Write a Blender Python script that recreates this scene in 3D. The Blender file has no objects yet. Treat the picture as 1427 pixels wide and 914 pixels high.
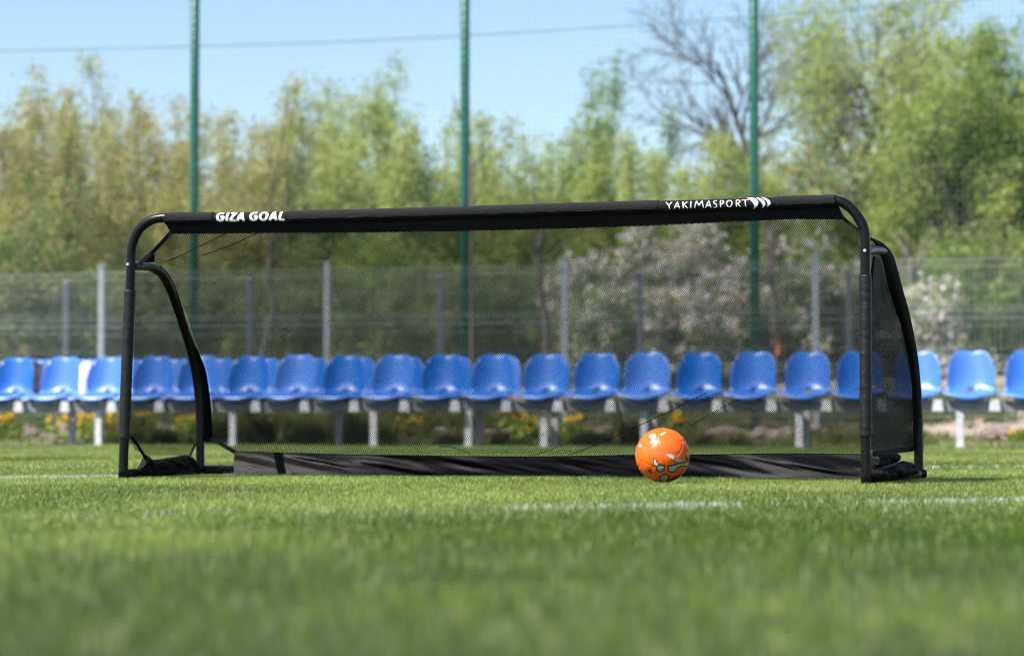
import bpy, bmesh, math, random
import numpy as np
from mathutils import Vector, Matrix, noise

sc = bpy.context.scene
COL = sc.collection
rad = math.radians

# ------------------------------------------------------------------ camera, sky, sun, exposure
YAW, PITCH, F = rad(14.85), rad(2.137), 3376.0
CAM = Vector((0, 0, 0.24))
RC = Matrix.Rotation(YAW, 3, 'Z') @ Matrix.Rotation(math.pi / 2 + PITCH, 3, 'X')
cd = bpy.data.cameras.new('camera')
cam = bpy.data.objects.new('camera', cd)
COL.objects.link(cam)
cam.matrix_world = Matrix.Translation(CAM) @ RC.to_4x4()
cd.sensor_width = 36.0
cd.lens = F / 1427 * 36
cd.clip_start, cd.clip_end = 0.05, 2000
cd.dof.use_dof = True
cd.dof.focus_distance = 9.25
cd.dof.aperture_fstop = 2.5
cd.dof.aperture_blades = 0
sc.camera = cam

# direction to the sun in the camera's own axes (right, up, towards camera) from the highlight on the ball
_l = Vector((-0.50, 0.80, 0.33)).normalized()
_right = Vector((math.cos(YAW), math.sin(YAW), 0))
_fwd = Vector((-math.sin(YAW), math.cos(YAW), 0))
SUN = (_right * _l.x + Vector((0, 0, 1)) * _l.y - _fwd * _l.z).normalized()
elev = math.asin(SUN.z)
azim = math.atan2(SUN.x, SUN.y)          # clockwise from +Y
w = bpy.data.worlds.new('World')
sc.world = w
w.use_nodes = True
wn, wl = w.node_tree.nodes, w.node_tree.links
wn.clear()
sky = wn.new('ShaderNodeTexSky')
sky.sky_type = 'NISHITA'
sky.sun_disc = False
sky.sun_elevation = elev
sky.sun_rotation = azim
sky.altitude = 200
sky.air_density = 1.0
sky.dust_density = 0.7
sky.ozone_density = 2.0
bg = wn.new('ShaderNodeBackground')
bg.inputs['Strength'].default_value = 0.10
wo = wn.new('ShaderNodeOutputWorld')
wl.new(sky.outputs[0], bg.inputs[0])
wl.new(bg.outputs[0], wo.inputs[0])
sd = bpy.data.lights.new('sun', 'SUN')
sd.energy = 5.0
sd.angle = rad(0.5)
sd.color = (1.0, 0.955, 0.88)
sun = bpy.data.objects.new('sun', sd)
COL.objects.link(sun)
sun.location = (0, 0, 30)
sun.rotation_euler = (-SUN).to_track_quat('-Z', 'Y').to_euler()
sc.view_settings.view_transform = 'Standard'
sc.view_settings.look = 'None'
sc.view_settings.exposure = 1.0
sc.view_settings.gamma = 1.0
sc.view_settings.use_curve_mapping = False
sc.render.engine = 'CYCLES'
sc.cycles.use_denoising = True
sc.cycles.filter_width = 1.2
sc.cycles.max_bounces = 8
sc.cycles.diffuse_bounces = 3
sc.cycles.transparent_max_bounces = 8

# ------------------------------------------------------------------ pixel -> place helpers
def ray(px, py):
    return RC @ Vector(((px - 713.5) / F, -(py - 457) / F, -1))
def at_y(px, py, Y):                      # on the vertical plane y = Y
    d = ray(px, py); return CAM + d * (Y / d.y)
def at_d(px, py, D):                      # at distance D along the view axis
    return CAM + ray(px, py) * D
def at_z(px, py, z=0.0):                  # on the level z
    d = ray(px, py); return CAM + d * ((z - CAM.z) / d.z)
Y0 = 9.137                                # plane of the goal mouth
def G(px, py, dep=0.0):
    return at_y(px, py, Y0 + dep)

# ------------------------------------------------------------------ mesh helpers
class MB:
    def __init__(s): s.v = []; s.f = []; s.sm = []
    def add(s, vs, fs, smooth=False):
        b = len(s.v); s.v += [tuple(p) for p in vs]
        s.f += [tuple(i + b for i in q) for q in fs]; s.sm += [smooth] * len(fs)
    def box(s, c, sx, sy, sz):
        x, y, z = c
        vs = [(x + a * sx / 2, y + b * sy / 2, z + d * sz / 2) for a in (-1, 1) for b in (-1, 1) for d in (-1, 1)]
        s.add(vs, [(0, 1, 3, 2), (4, 6, 7, 5), (0, 4, 5, 1), (2, 3, 7, 6), (0, 2, 6, 4), (1, 5, 7, 3)])
    def tube(s, pts, r, n=16, cap=True, rfun=None):
        pts = [Vector(p) for p in pts]
        rings = []; up = None
        for i, p in enumerate(pts):
            t = (pts[min(i + 1, len(pts) - 1)] - pts[max(i - 1, 0)]).normalized()
            if up is None:
                up = Vector((0, -1, 0)) if abs(t.y) < 0.9 else Vector((0, 0, 1))
            a = (up - t * up.dot(t)).normalized(); b = t.cross(a); up = a
            rr = r[i] if isinstance(r, (list, tuple)) else r
            rings.append([p + (a * math.cos(k * 2 * math.pi / n) + b * math.sin(k * 2 * math.pi / n)) *
                          (rr if rfun is None else rr * rfun(i, k, p)) for k in range(n)])
        vs = [q for rg in rings for q in rg]
        fs = [(i * n + k, i * n + (k + 1) % n, (i + 1) * n + (k + 1) % n, (i + 1) * n + k)
              for i in range(len(pts) - 1) for k in range(n)]
        s.add(vs, fs, True)
        if cap:
            b = len(s.v) - len(vs)
            s.f.append(tuple(b + k for k in range(n))[::-1]); s.sm.append(False)
            s.f.append(tuple(b + (len(pts) - 1) * n + k for k in range(n))); s.sm.append(False)
    def sheet(s, rows, smooth=True):      # rows of equal length
        m = len(rows[0])
        vs = [p for r_ in rows for p in r_]
        fs = [(i * m + j, i * m + j + 1, (i + 1) * m + j + 1, (i + 1) * m + j)
              for i in range(len(rows) - 1) for j in range(m - 1)]
        s.add(vs, fs, smooth)
    def slab(s, rows, t):                 # a cloth sheet with thickness t
        rows = [[Vector(p) for p in r_] for r_ in rows]
        n0 = (rows[0][-1] - rows[0][0]).cross(rows[-1][0] - rows[0][0]).normalized() * t
        back = [[p + n0 for p in r_] for r_ in rows]
        s.sheet(rows); s.sheet([r_[::-1] for r_ in back])
        m = len(rows); k = len(rows[0])
        s.sheet([rows[0][::-1], back[0][::-1]]); s.sheet([rows[-1], back[-1]])
        s.sheet([[rows[i][0] for i in range(m)], [back[i][0] for i in range(m)]])
        s.sheet([[rows[i][k - 1] for i in range(m)][::-1], [back[i][k - 1] for i in range(m)][::-1]])
    def build(s, name, mat, parent=None):
        o = Vector(parent_loc(parent))
        me = bpy.data.meshes.new(name)
        me.from_pydata([tuple(Vector(p) - o) for p in s.v], [], s.f)
        me.polygons.foreach_set('use_smooth', s.sm)
        me.materials.append(mat); me.update()
        ob = bpy.data.objects.new(name, me); COL.objects.link(ob)
        if parent: ob.parent = parent
        return ob

def parent_loc(p):
    v = Vector((0, 0, 0))
    while p is not None:
        v += p.location; p = p.parent
    return v
def np_obj(name, V, faces_flat, sizes, mat, parent=None, col=None, smooth=False):
    o = np.array(parent_loc(parent))
    V = np.asarray(V, np.float64) - o
    me = bpy.data.meshes.new(name)
    me.vertices.add(len(V)); me.vertices.foreach_set('co', V.astype(np.float32).ravel())
    faces_flat = np.asarray(faces_flat, np.int32); sizes = np.asarray(sizes, np.int32)
    me.loops.add(len(faces_flat)); me.loops.foreach_set('vertex_index', faces_flat)
    me.polygons.add(len(sizes))
    st = np.zeros(len(sizes), np.int32); st[1:] = np.cumsum(sizes)[:-1]
    me.polygons.foreach_set('loop_start', st)
    try: me.polygons.foreach_set('loop_total', sizes)
    except Exception: pass
    if smooth: me.polygons.foreach_set('use_smooth', np.ones(len(sizes), bool))
    if col is not None:
        at = me.attributes.new('col', 'FLOAT_COLOR', 'POINT')
        c = np.ones((len(V), 4), np.float32); c[:, :3] = col
        at.data.foreach_set('color', c.ravel())
    me.materials.append(mat); me.update(calc_edges=True); me.validate()
    ob = bpy.data.objects.new(name, me); COL.objects.link(ob)
    if parent: ob.parent = parent
    return ob
def tag(o, label, cat, group=None, kind=None):
    if label: o['label'] = label
    if cat: o['category'] = cat
    if group: o['group'] = group
    if kind: o['kind'] = kind
    return o
def thing(name, loc, label, cat, group=None):
    o = bpy.data.objects.new(name, None); COL.objects.link(o)
    o.empty_display_size = 0.1; o.location = loc
    return tag(o, label, cat, group)
def copy_tree(o, parent=None):
    c = o.copy(); COL.objects.link(c)
    if parent: c.parent = parent
    for ch in list(o.children): copy_tree(ch, c)
    return c
def smooth(pts, k=8):                      # Catmull-Rom through pts
    P = [Vector(p) for p in pts]; P = [2 * P[0] - P[1]] + P + [2 * P[-1] - P[-2]]
    out = []
    for i in range(1, len(P) - 2):
        a, b, c, d = P[i - 1:i + 3]
        for j in range(k):
            t = j / k
            out.append(0.5 * (2 * b + (c - a) * t + (2 * a - 5 * b + 4 * c - d) * t * t + (3 * b - a - 3 * c + d) * t ** 3))
    out.append(P[-2]); return out
def resample(pts, n):
    P = np.array([tuple(p) for p in pts]); L = np.r_[0, np.cumsum(np.linalg.norm(np.diff(P, axis=0), axis=1))]
    t = np.linspace(0, L[-1], n)
    return [Vector((np.interp(q, L, P[:, 0]), np.interp(q, L, P[:, 1]), np.interp(q, L, P[:, 2]))) for q in t]

# ------------------------------------------------------------------ materials
def new_mat(name):
    m = bpy.data.materials.new(name); m.use_nodes = True
    n, l = m.node_tree.nodes, m.node_tree.links
    return m, n, l, n['Principled BSDF']
def mat_plain(name, c1, c2, scale, rough, bump=0.0, bscale=None, metal=0.0, spec=0.5, detail=4, sheen=0.0):
    m, n, l, p = new_mat(name)
    tc = n.new('ShaderNodeTexCoord')
    nz = n.new('ShaderNodeTexNoise'); nz.inputs['Scale'].default_value = scale; nz.inputs['Detail'].default_value = detail
    l.new(tc.outputs['Object'], nz.inputs['Vector'])
    mx = n.new('ShaderNodeMix'); mx.data_type = 'RGBA'
    mr = n.new('ShaderNodeMapRange'); mr.inputs[1].default_value = 0.32; mr.inputs[2].default_value = 0.68
    l.new(nz.outputs['Fac'], mr.inputs[0]); l.new(mr.outputs[0], mx.inputs['Factor'])
    mx.inputs['A'].default_value = (*c1, 1); mx.inputs['B'].default_value = (*c2, 1)
    l.new(mx.outputs['Result'], p.inputs['Base Color'])
    p.inputs['Roughness'].default_value = rough; p.inputs['Metallic'].default_value = metal
    p.inputs['Specular IOR Level'].default_value = spec
    if sheen: p.inputs['Sheen Weight'].default_value = sheen
    if bump:
        b2 = n.new('ShaderNodeTexNoise'); b2.inputs['Scale'].default_value = bscale or scale * 6; b2.inputs['Detail'].default_value = 3
        l.new(tc.outputs['Object'], b2.inputs['Vector'])
        bp = n.new('ShaderNodeBump'); bp.inputs['Strength'].default_value = bump; bp.inputs['Distance'].default_value = 0.004
        l.new(b2.outputs['Fac'], bp.inputs['Height']); l.new(bp.outputs['Normal'], p.inputs['Normal'])
    return m
def mat_leaf(name, trans=0.35, rough=0.5, spec=0.3):
    m, n, l, p = new_mat(name)
    a = n.new('ShaderNodeAttribute'); a.attribute_name = 'col'
    l.new(a.outputs['Color'], p.inputs['Base Color'])
    p.inputs['Roughness'].default_value = rough; p.inputs['Specular IOR Level'].default_value = spec
    t = n.new('ShaderNodeBsdfTranslucent'); l.new(a.outputs['Color'], t.inputs['Color'])
    mx = n.new('ShaderNodeMixShader'); mx.inputs[0].default_value = trans
    l.new(p.outputs[0], mx.inputs[1]); l.new(t.outputs[0], mx.inputs[2])
    l.new(mx.outputs[0], n['Material Output'].inputs['Surface'])
    return m
M = {}
M['tube'] = mat_plain('black_powder_coat', (0.0035, 0.0035, 0.004), (0.006, 0.006, 0.0065), 40, 0.32, 0.05, 900, spec=0.25)
M['fabric'] = mat_plain('black_woven_fabric', (0.0025, 0.0025, 0.0028), (0.0055, 0.005, 0.0055), 30, 0.75, 0.35, 700, spec=0.18)
M['felt'] = mat_plain('charcoal_hook_and_loop', (0.005, 0.005, 0.0055), (0.022, 0.021, 0.023), 300, 0.9, 1.0, 700, spec=0.15, sheen=0.08)
M['skirt'] = mat_plain('black_satin_fabric', (0.0016, 0.0016, 0.0021), (0.0030, 0.0030, 0.0036), 22, 0.42, 0.15, 500, spec=0.16)
M['stitch'] = mat_plain('grey_stitching', (0.03, 0.03, 0.033), (0.10, 0.10, 0.105), 120, 0.8)
M['nylon'] = mat_plain('black_wrinkled_nylon', (0.0035, 0.0035, 0.004), (0.007, 0.007, 0.0075), 30, 0.48, 0.3, 600, spec=0.4)
M['net'] = mat_plain('black_net_cord', (0.004, 0.004, 0.004), (0.008, 0.008, 0.0075), 30, 0.8, spec=0.15)
M['white'] = mat_plain('white_print', (0.78, 0.78, 0.8), (0.86, 0.86, 0.87), 60, 0.5)
M['steel'] = mat_plain('bright_steel', (0.65, 0.65, 0.65), (0.8, 0.8, 0.8), 200, 0.35, metal=0.6)
M['seat'] = mat_plain('blue_seat_plastic', (0.008, 0.105, 0.42), (0.013, 0.135, 0.48), 7, 0.33, 0.05, 120, spec=0.55)
M['galv'] = mat_plain('galvanised_steel', (0.22, 0.25, 0.26), (0.30, 0.33, 0.35), 18, 0.5, 0.05, metal=0.25)
M['bench'] = mat_plain('pale_grey_bench_paint', (0.40, 0.40, 0.41), (0.60, 0.60, 0.60), 22, 0.5, 0.05)
M['pole'] = mat_plain('green_pole_paint', (0.006, 0.085, 0.055), (0.010, 0.115, 0.075), 9, 0.4, 0.04)
M['thread'] = mat_plain('green_net_thread', (0.03, 0.14, 0.11), (0.04, 0.17, 0.14), 9, 0.7)
M['wire'] = mat_plain('grey_fence_wire', (0.18, 0.205, 0.19), (0.26, 0.28, 0.27), 5, 0.5, metal=0.2)
M['rail'] = mat_plain('grey_rail_paint', (0.16, 0.165, 0.175), (0.23, 0.235, 0.245), 9, 0.55, 0.05)
M['darkpost'] = mat_plain('dark_fence_steel', (0.05, 0.06, 0.08), (0.09, 0.10, 0.12), 9, 0.6)
M['cable'] = mat_plain('dark_cable', (0.13, 0.20, 0.22), (0.17, 0.24, 0.26), 9, 0.6)
M['leaf'] = mat_leaf('spring_leaf', 0.55)
M['blade'] = mat_leaf('turf_fibre', 0.3, 0.36, 0.32)
M['petal'] = mat_leaf('pale_blossom', 0.4)
M['bark'] = mat_plain('brown_bark', (0.09, 0.072, 0.055), (0.19, 0.155, 0.125), 6, 0.9, 0.6, 30)
M['greybark'] = mat_plain('grey_bark', (0.075, 0.060, 0.052), (0.14, 0.115, 0.10), 6, 0.9, 0.6, 30)
M['stone'] = mat_plain('pale_rubble', (0.13, 0.105, 0.095), (0.26, 0.205, 0.185), 9, 0.95, 0.8, 40)
M['navy'] = mat_plain('navy_cloth', (0.018, 0.018, 0.040), (0.030, 0.028, 0.060), 8, 0.8, 0.3)
M['whitecloth'] = mat_plain('white_cloth', (0.70, 0.68, 0.64), (0.80, 0.78, 0.74), 8, 0.8, 0.3)
M['orange'] = mat_plain('orange_plastic', (0.65, 0.13, 0.03), (0.75, 0.2, 0.06), 8, 0.5)

# ------------------------------------------------------------------ ground
def gh(x, y):
    und = 0.06 * noise.noise(Vector((x * 0.6, y * 0.5, 3.1)))
    def ss(a, b, t):
        t = min(1, max(0, (t - a) / (b - a))); return t * t * (3 - 2 * t)
    h = -0.026 + 0.05 * ss(21.6, 22.8, y) + 0.16 * ss(23, 28, y) + 0.65 * ss(27.5, 34, y)
    h += .19 * math.exp(-((y - 25.4) / .8) ** 2) * min(1.2, max(.25, .75 + 1.3 * noise.noise(Vector((x * .35, 7.7, 0)))))
    return h + und * ss(22, 25, y)
def make_ground():
    xs = list(np.r_[-400, -200, -90, np.linspace(-50, 30, 81), 90, 200, 400])
    ys = list(np.r_[-60, -10, 0, 10, 19, np.linspace(21, 40, 58), 50, 70, 110, 200, 400, 700])
    mb = MB(); mb.sheet([[Vector((x, y, gh(x, y))) for x in xs] for y in ys])
    m, n, l, p = new_mat('earth_and_dry_grass')
    tc = n.new('ShaderNodeTexCoord')
    def nz(s, d=6):
        q = n.new('ShaderNodeTexNoise'); q.inputs['Scale'].default_value = s; q.inputs['Detail'].default_value = d
        l.new(tc.outputs['Object'], q.inputs['Vector']); return q
    a, b = nz(0.55), nz(7)
    r1 = n.new('ShaderNodeValToRGB'); e = r1.color_ramp.elements
    e[0].position, e[0].color = 0.34, (0.06, 0.085, 0.025, 1)
    e[1].position, e[1].color = 0.52, (0.36, 0.285, 0.225, 1)
    x = r1.color_ramp.elements.new(0.43); x.color = (0.24, 0.20, 0.12, 1)
    l.new(a.outputs['Fac'], r1.inputs[0])
    mx = n.new('ShaderNodeMix'); mx.data_type = 'RGBA'; mx.blend_type = 'MULTIPLY'; mx.inputs['Factor'].default_value = 0.7
    r2 = n.new('ShaderNodeMapRange'); r2.inputs[3].default_value = 0.5; r2.inputs[4].default_value = 1.3
    l.new(b.outputs['Fac'], r2.inputs[0])
    l.new(r1.outputs[0], mx.inputs['A']); l.new(r2.outputs[0], mx.inputs['B'])
    l.new(mx.outputs['Result'], p.inputs['Base Color']); p.inputs['Roughness'].default_value = 0.95
    bp = n.new('ShaderNodeBump'); bp.inputs['Strength'].default_value = 0.8; bp.inputs['Distance'].default_value = 0.05
    l.new(b.outputs['Fac'], bp.inputs['Height']); l.new(bp.outputs[0], p.inputs['Normal'])
    tag(mb.build('ground', m), 'beige earth and dry grass rising behind the blue seats', 'ground', kind='structure')
make_ground()
def make_turf_base():
    m = mat_plain('turf_backing', (0.022, 0.036, 0.008), (0.04, 0.052, 0.014), 12, 0.95, 0.4, 200)
    mb = MB(); mb.sheet([[Vector((x, y, -0.021)) for x in np.linspace(-45, 30, 20)] for y in np.linspace(-30, 21.6, 20)])
    tag(mb.build('turf_base', m), 'green artificial pitch under the goal and ball', 'pitch', kind='structure')
make_turf_base()

# painted lines: two strips, both running away to the right
LINES = [((at_z(740, 706), at_z(1427, 694)), 0.09), ((at_z(0, 664), at_z(1300, 650)), 0.11)]
def line_wear(X, Y):
    t = np.zeros(len(X))
    for k, ((a, b), wd) in enumerate(LINES):
        d = b - a; L = d.length; d = d / L
        q = ((X - a.x) * d.x + (Y - a.y) * d.y) / L
        on = np.abs(-(X - a.x) * d.y + (Y - a.y) * d.x) < wd
        if k == 0: wv = np.interp(q, [-1.2, -.75, -.62, -.5, -.1, .02, .2, .27, .38, .42, .55, .64, .75, 3], [.03, .06, .16, .04, .08, .5, .5, .9, .9, .05, .06, .15, .8, .95])
        else: wv = np.interp(q, [-2, .125, .14, .9, .985, 1.03, 3], [1, 1, .2, .2, .45, .3, .1])
        t = np.where(on, wv, t)
    return t
def line_mask(X, Y):
    m = np.zeros(len(X), bool)
    for (a, b), wd in LINES:
        d = (b - a).normalized(); nx, ny = -d.y, d.x
        m |= np.abs((X - a.x) * nx + (Y - a.y) * ny) < wd / 2
    return m
def smooth_noise(X, Y, s, seed):
    r = np.random.default_rng(seed); N = 256
    g = r.random((N, N)); fx, fy = X * s + 500.0, Y * s + 500.0
    i, j = np.floor(fx).astype(int), np.floor(fy).astype(int); u, v = fx - i, fy - j
    u, v = u * u * (3 - 2 * u), v * v * (3 - 2 * v); i %= N; j %= N; i1, j1 = (i + 1) % N, (j + 1) % N
    return (g[i, j] * (1 - u) + g[i1, j] * u) * (1 - v) + (g[i, j1] * (1 - u) + g[i1, j1] * u) * v
def blades_mesh(P, H, W, lean, az, az2, col, name, mat):
    n = len(P)
    wx, wy = np.cos(az2) * W / 2, np.sin(az2) * W / 2
    lx, ly = np.cos(az) * lean, np.sin(az) * lean
    V = np.zeros((n, 5, 3))
    for k, (t, f, sx) in enumerate(((0, 0, -1), (0, 0, 1), (0.62, 0.35, 0.85), (0.62, 0.35, -0.85), (1, 1, 0))):
        V[:, k, 0] = P[:, 0] + lx * f + wx * sx; V[:, k, 1] = P[:, 1] + ly * f + wy * sx
        V[:, k, 2] = P[:, 2] + H * t
    b = np.arange(n)[:, None] * 5
    ff = (b + np.array([[0, 1, 2, 3, 3, 2, 4]])).ravel()
    sizes = np.tile([4, 3], n)
    return np_obj(name, V.reshape(-1, 3), ff, sizes, mat, col=np.repeat(col, 5, axis=0))
def make_turf():
    r = np.random.default_rng(7)
    PX, PY = [], []
    bands = [(2.0, 5, 6500), (5, 8, 10000), (8, 11.5, 13500), (11.5, 15, 4500), (15, 22.6, 2600)]
    Wd = []
    for d0, d1, rho in bands:
        area = (d1 - d0) * (0.423 * (d0 + d1) / 2 + 2.0); n = int(area * rho)
        d = r.uniform(d0, d1, n); s = r.uniform(-1, 1, n) * (0.2115 * d + 1.0)
        PX.append(_right.x * s + _fwd.x * d); PY.append(_right.y * s + _fwd.y * d); Wd.append(np.full(n, 0.0014 if d1 < 12 else 0.003))
    X, Y, Wd = np.concatenate(PX), np.concatenate(PY), np.concatenate(Wd)
    ok = Y < 21.65
    X, Y, Wd = X[ok], Y[ok], Wd[ok]; n = len(X)
    lf = smooth_noise(X, Y, 3.0, 1); mf = smooth_noise(X, Y, 14.0, 2); wf = smooth_noise(X, Y, 0.9, 3)
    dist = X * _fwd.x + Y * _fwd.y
    nap_shade = np.clip((dist - 4.2 + 2.2 * (wf - .5)) / 3.5, 0, 1)          # pile flat in the goal area, upright nearer; also carries the painted foreground shade
    H = 0.010 + 0.008 * lf + 0.006 * mf + r.random(n) * 0.007 + .004 * (1 - nap_shade)
    P = np.c_[X, Y, np.full(n, -0.019)]
    az = r.uniform(0, 2 * np.pi, n); az2 = r.uniform(0, 2 * np.pi, n)
    lean = np.abs(r.normal(0.004, 0.003, n)) * (1 - nap_shade) + np.abs(r.normal(0.017, 0.008, n)) * nap_shade
    t = np.clip(0.72 * r.random(n) - .15 + 0.8 * (wf - .5) + .5 * (lf - .5) + 0.3 * mf + .16 - .24 * (1 - nap_shade), 0, 1)[:, None]  # nearer fibres tinted darker: foreground shade put into their colour
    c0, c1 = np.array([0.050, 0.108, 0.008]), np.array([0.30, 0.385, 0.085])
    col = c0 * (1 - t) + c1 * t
    dry = r.random(n) < 0.05
    col[dry] = np.array([0.55, 0.60, 0.28]) * (0.8 + 0.4 * r.random((dry.sum(), 1)))  # sparse dry fibres, colour brightened to stand in for glints
    ln = line_mask(X, Y) & (r.random(n) < line_wear(X, Y) * (.6 + .6 * smooth_noise(X, Y, 4.2, 11)))
    wcol = np.array([0.62, 0.66, 0.58]) * (0.85 + 0.25 * r.random((ln.sum(), 1)))
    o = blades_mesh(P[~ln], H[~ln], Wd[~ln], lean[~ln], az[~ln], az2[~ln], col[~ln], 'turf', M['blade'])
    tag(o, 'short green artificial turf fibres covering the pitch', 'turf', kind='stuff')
    H2 = H[ln] + 0.006
    o = blades_mesh(P[ln], H2, Wd[ln] * 1.2, lean[ln], az[ln], az2[ln], wcol, 'white_line_turf', M['blade'])
    tag(o, 'worn white line fibres woven into the green turf', 'pitch line', kind='stuff')
make_turf()

# ------------------------------------------------------------------ trees and bushes
def seg_tubes(S, R, n=5):
    A = np.array([s[0] for s in S]); B = np.array([s[1] for s in S]); R = np.array(R)
    D = B - A; L = np.linalg.norm(D, axis=1, keepdims=True) + 1e-9; D = D / L
    ref = np.where(np.abs(D[:, 2:3]) < 0.9, np.array([[0, 0, 1.0]]), np.array([[1.0, 0, 0]]))
    U = np.cross(D, ref); U /= np.linalg.norm(U, axis=1, keepdims=True) + 1e-9; W_ = np.cross(D, U)
    k = np.arange(n) * 2 * np.pi / n
    ring = U[:, None] * np.cos(k)[None, :, None] + W_[:, None] * np.sin(k)[None, :, None]
    V = np.concatenate([A[:, None] + ring * R[:, 0][:, None, None], B[:, None] + ring * R[:, 1][:, None, None]], 1)
    q = [];
    for i in range(n):
        j = (i + 1) % n; q += [i, j, n + j, n + i]
    ff = (np.arange(len(S))[:, None] * 2 * n + np.array(q)[None]).ravel()
    return V.reshape(-1, 3), ff, np.full(len(S) * n, 4)
def grow(rng, base, style):
    """returns (segments, radii, twig points with branch ids)"""
    S, R, T = [], [], []
    bid = [0]
    def branch(p, d, L, r, lev):
        k = max(3, int(L / style['seg'])); step = L / k; bid[0] += 1; me = bid[0]
        pts = [p]
        for i in range(k):
            d = (d + Vector((rng.gauss(0, 1), rng.gauss(0, 1), rng.gauss(0, .6))) * style['wob'] + Vector((0, 0, style['up'])) + style.get('pull', Vector((0, 0, 0)))).normalized()
            q = p + d * step
            ra, rb = r * (1 - .75 * i / k), r * (1 - .75 * (i + 1) / k)
            S.append((tuple(p), tuple(q))); R.append((ra, rb)); p = q; pts.append(p)
            fr = (i + 1) / k
            if lev >= style['leaflev'] and fr > .15: T.append((*p, me))
            if lev < style['levels'] and fr > style['bare'][lev]:
                nb = style['nb'][lev] / k / max(.05, (1 - style['bare'][lev]))
                nb = int(nb) + (rng.random() < nb - int(nb))
                for _ in range(nb):
                    ax = Vector((rng.gauss(0, 1), rng.gauss(0, 1), rng.gauss(0, 1))).cross(d).normalized()
                    ang = rad(rng.uniform(*style['ang'][lev]))
                    nd = (d * math.cos(ang) + ax * math.sin(ang)).normalized()
                    ln = style['len'][lev] * rng.uniform(.65, 1.2) * (1.15 - style.get('tap', .65) * fr)
                    branch(p, nd, ln, max(style.get('rmin', .004), min(rb * .7, r * .55)), lev + 1)
    for _ in range(style.get('stems', 1)):
        tilt = style.get('fan', 0)
        d = Vector((rng.uniform(-1, 1) * tilt, rng.uniform(-1, 1) * tilt, 1)).normalized() if 'lean' not in style else style['lean'].normalized()
        off = Vector((rng.uniform(-1, 1), rng.uniform(-1, 1), 0)) * style.get('foot', 0)
        branch(Vector(base) + off, d, style['H'] * (1 if style.get('stems', 1) == 1 else rng.uniform(style.get('hmin', .6), 1.05)), style['r'], 0)
    return S, R, T
def leaf_cards(r, T, per, spread, size, palette, stretch=1.35):
    T = np.array(T); n = len(T) * per
    base = np.repeat(T[:, :3], per, 0) + r.normal(0, spread, (n, 3))
    ids = np.repeat(T[:, 3].astype(int), per)
    pal = np.array(palette); bt = r.random(ids.max() + 2)
    t = np.clip(bt[ids] * .75 + r.random(n) * .45 - .1, 0, .999) * (len(pal) - 1)
    i = t.astype(int); f = (t - i)[:, None]
    col = (pal[i] * (1 - f) + pal[np.minimum(i + 1, len(pal) - 1)] * f) * (.8 + .4 * r.random((n, 1)))
    a = r.normal(size=(n, 3)); a /= np.linalg.norm(a, axis=1, keepdims=True)
    b = np.cross(a, r.normal(size=(n, 3))); b /= np.linalg.norm(b, axis=1, keepdims=True)
    s = (size * (.6 + .8 * r.random((n, 1))))
    V = np.stack([base - a * s * stretch, base + b * s * .5, base + a * s * stretch, base - b * s * .5], 1)
    return V.reshape(-1, 3), np.arange(n * 4), np.full(n, 4), np.repeat(col, 4, 0)
def tree(name, label, cat, group, base, style, palette, per=6, spread=.1, size=.045, seed=1, bark='bark', petals=None, leafless=False):
    rng = random.Random(seed); r = np.random.default_rng(seed)
    root = thing(name, base, label, cat, group)
    S, R, T = grow(rng, base, style)
    V, ff, sz = seg_tubes(S, R, 5)
    np_obj('trunk' if style.get('stems', 1) == 1 else 'stems', V, ff, sz, M[bark], root, smooth=True)
    if T and not leafless:
        V, ff, sz, col = leaf_cards(r, T, per, spread, size, palette)
        np_obj('crown', V, ff, sz, M['leaf'], root, col=col)
        if petals:
            V, ff, sz, col = leaf_cards(r, [t for t in T if rng.random() < petals], 12, spread * .8, .042, [(0.74, 0.62, 0.65), (0.86, 0.79, 0.80)], 1.0)
            np_obj('blossom', V, ff, sz, M['petal'], root, col=col)
    return root
OLIVE = [(0.46, 0.36, 0.19), (0.48, 0.41, 0.18), (0.42, 0.42, 0.14), (0.32, 0.40, 0.09)]
LIME = [(0.46, 0.46, 0.17), (0.45, 0.48, 0.16), (0.37, 0.46, 0.12), (0.27, 0.38, 0.09)]
GREEN = [(0.15, 0.22, 0.05), (0.21, 0.30, 0.06), (0.28, 0.38, 0.08), (0.35, 0.40, 0.11)]
YELG = [(0.50, 0.47, 0.17), (0.47, 0.50, 0.15), (0.37, 0.47, 0.11), (0.28, 0.39, 0.08)]
DEEP = [(0.13, 0.20, 0.05), (0.20, 0.28, 0.07), (0.28, 0.30, 0.10), (0.36, 0.29, 0.15)]
def ground_at(px, D):
    p = at_d(px, 583, D); return Vector((p.x, p.y, gh(p.x, p.y) - .03))
def thicket(px, top, D, label, pal, seed, stems=5, per=6, group='spring trees behind the fences', name='young_tree', fan=.13, size=.030, nb=26):
    b = ground_at(px, D)
    H = CAM.z + (583 - top) / F * D - b.z
    st = dict(seg=.35, wob=.05, up=.07, levels=2, leaflev=0, bare=[.10, .1, 0], nb=[nb, 4, 0], ang=[(14, 40), (15, 45)],
              len=[H * .20, H * .07], stems=stems, fan=fan, foot=.45, H=H * .97, r=.03, tap=.95, hmin=.42)
    return tree(name, label, 'tree', group, b, st, pal, per, .11, size, seed)
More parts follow.
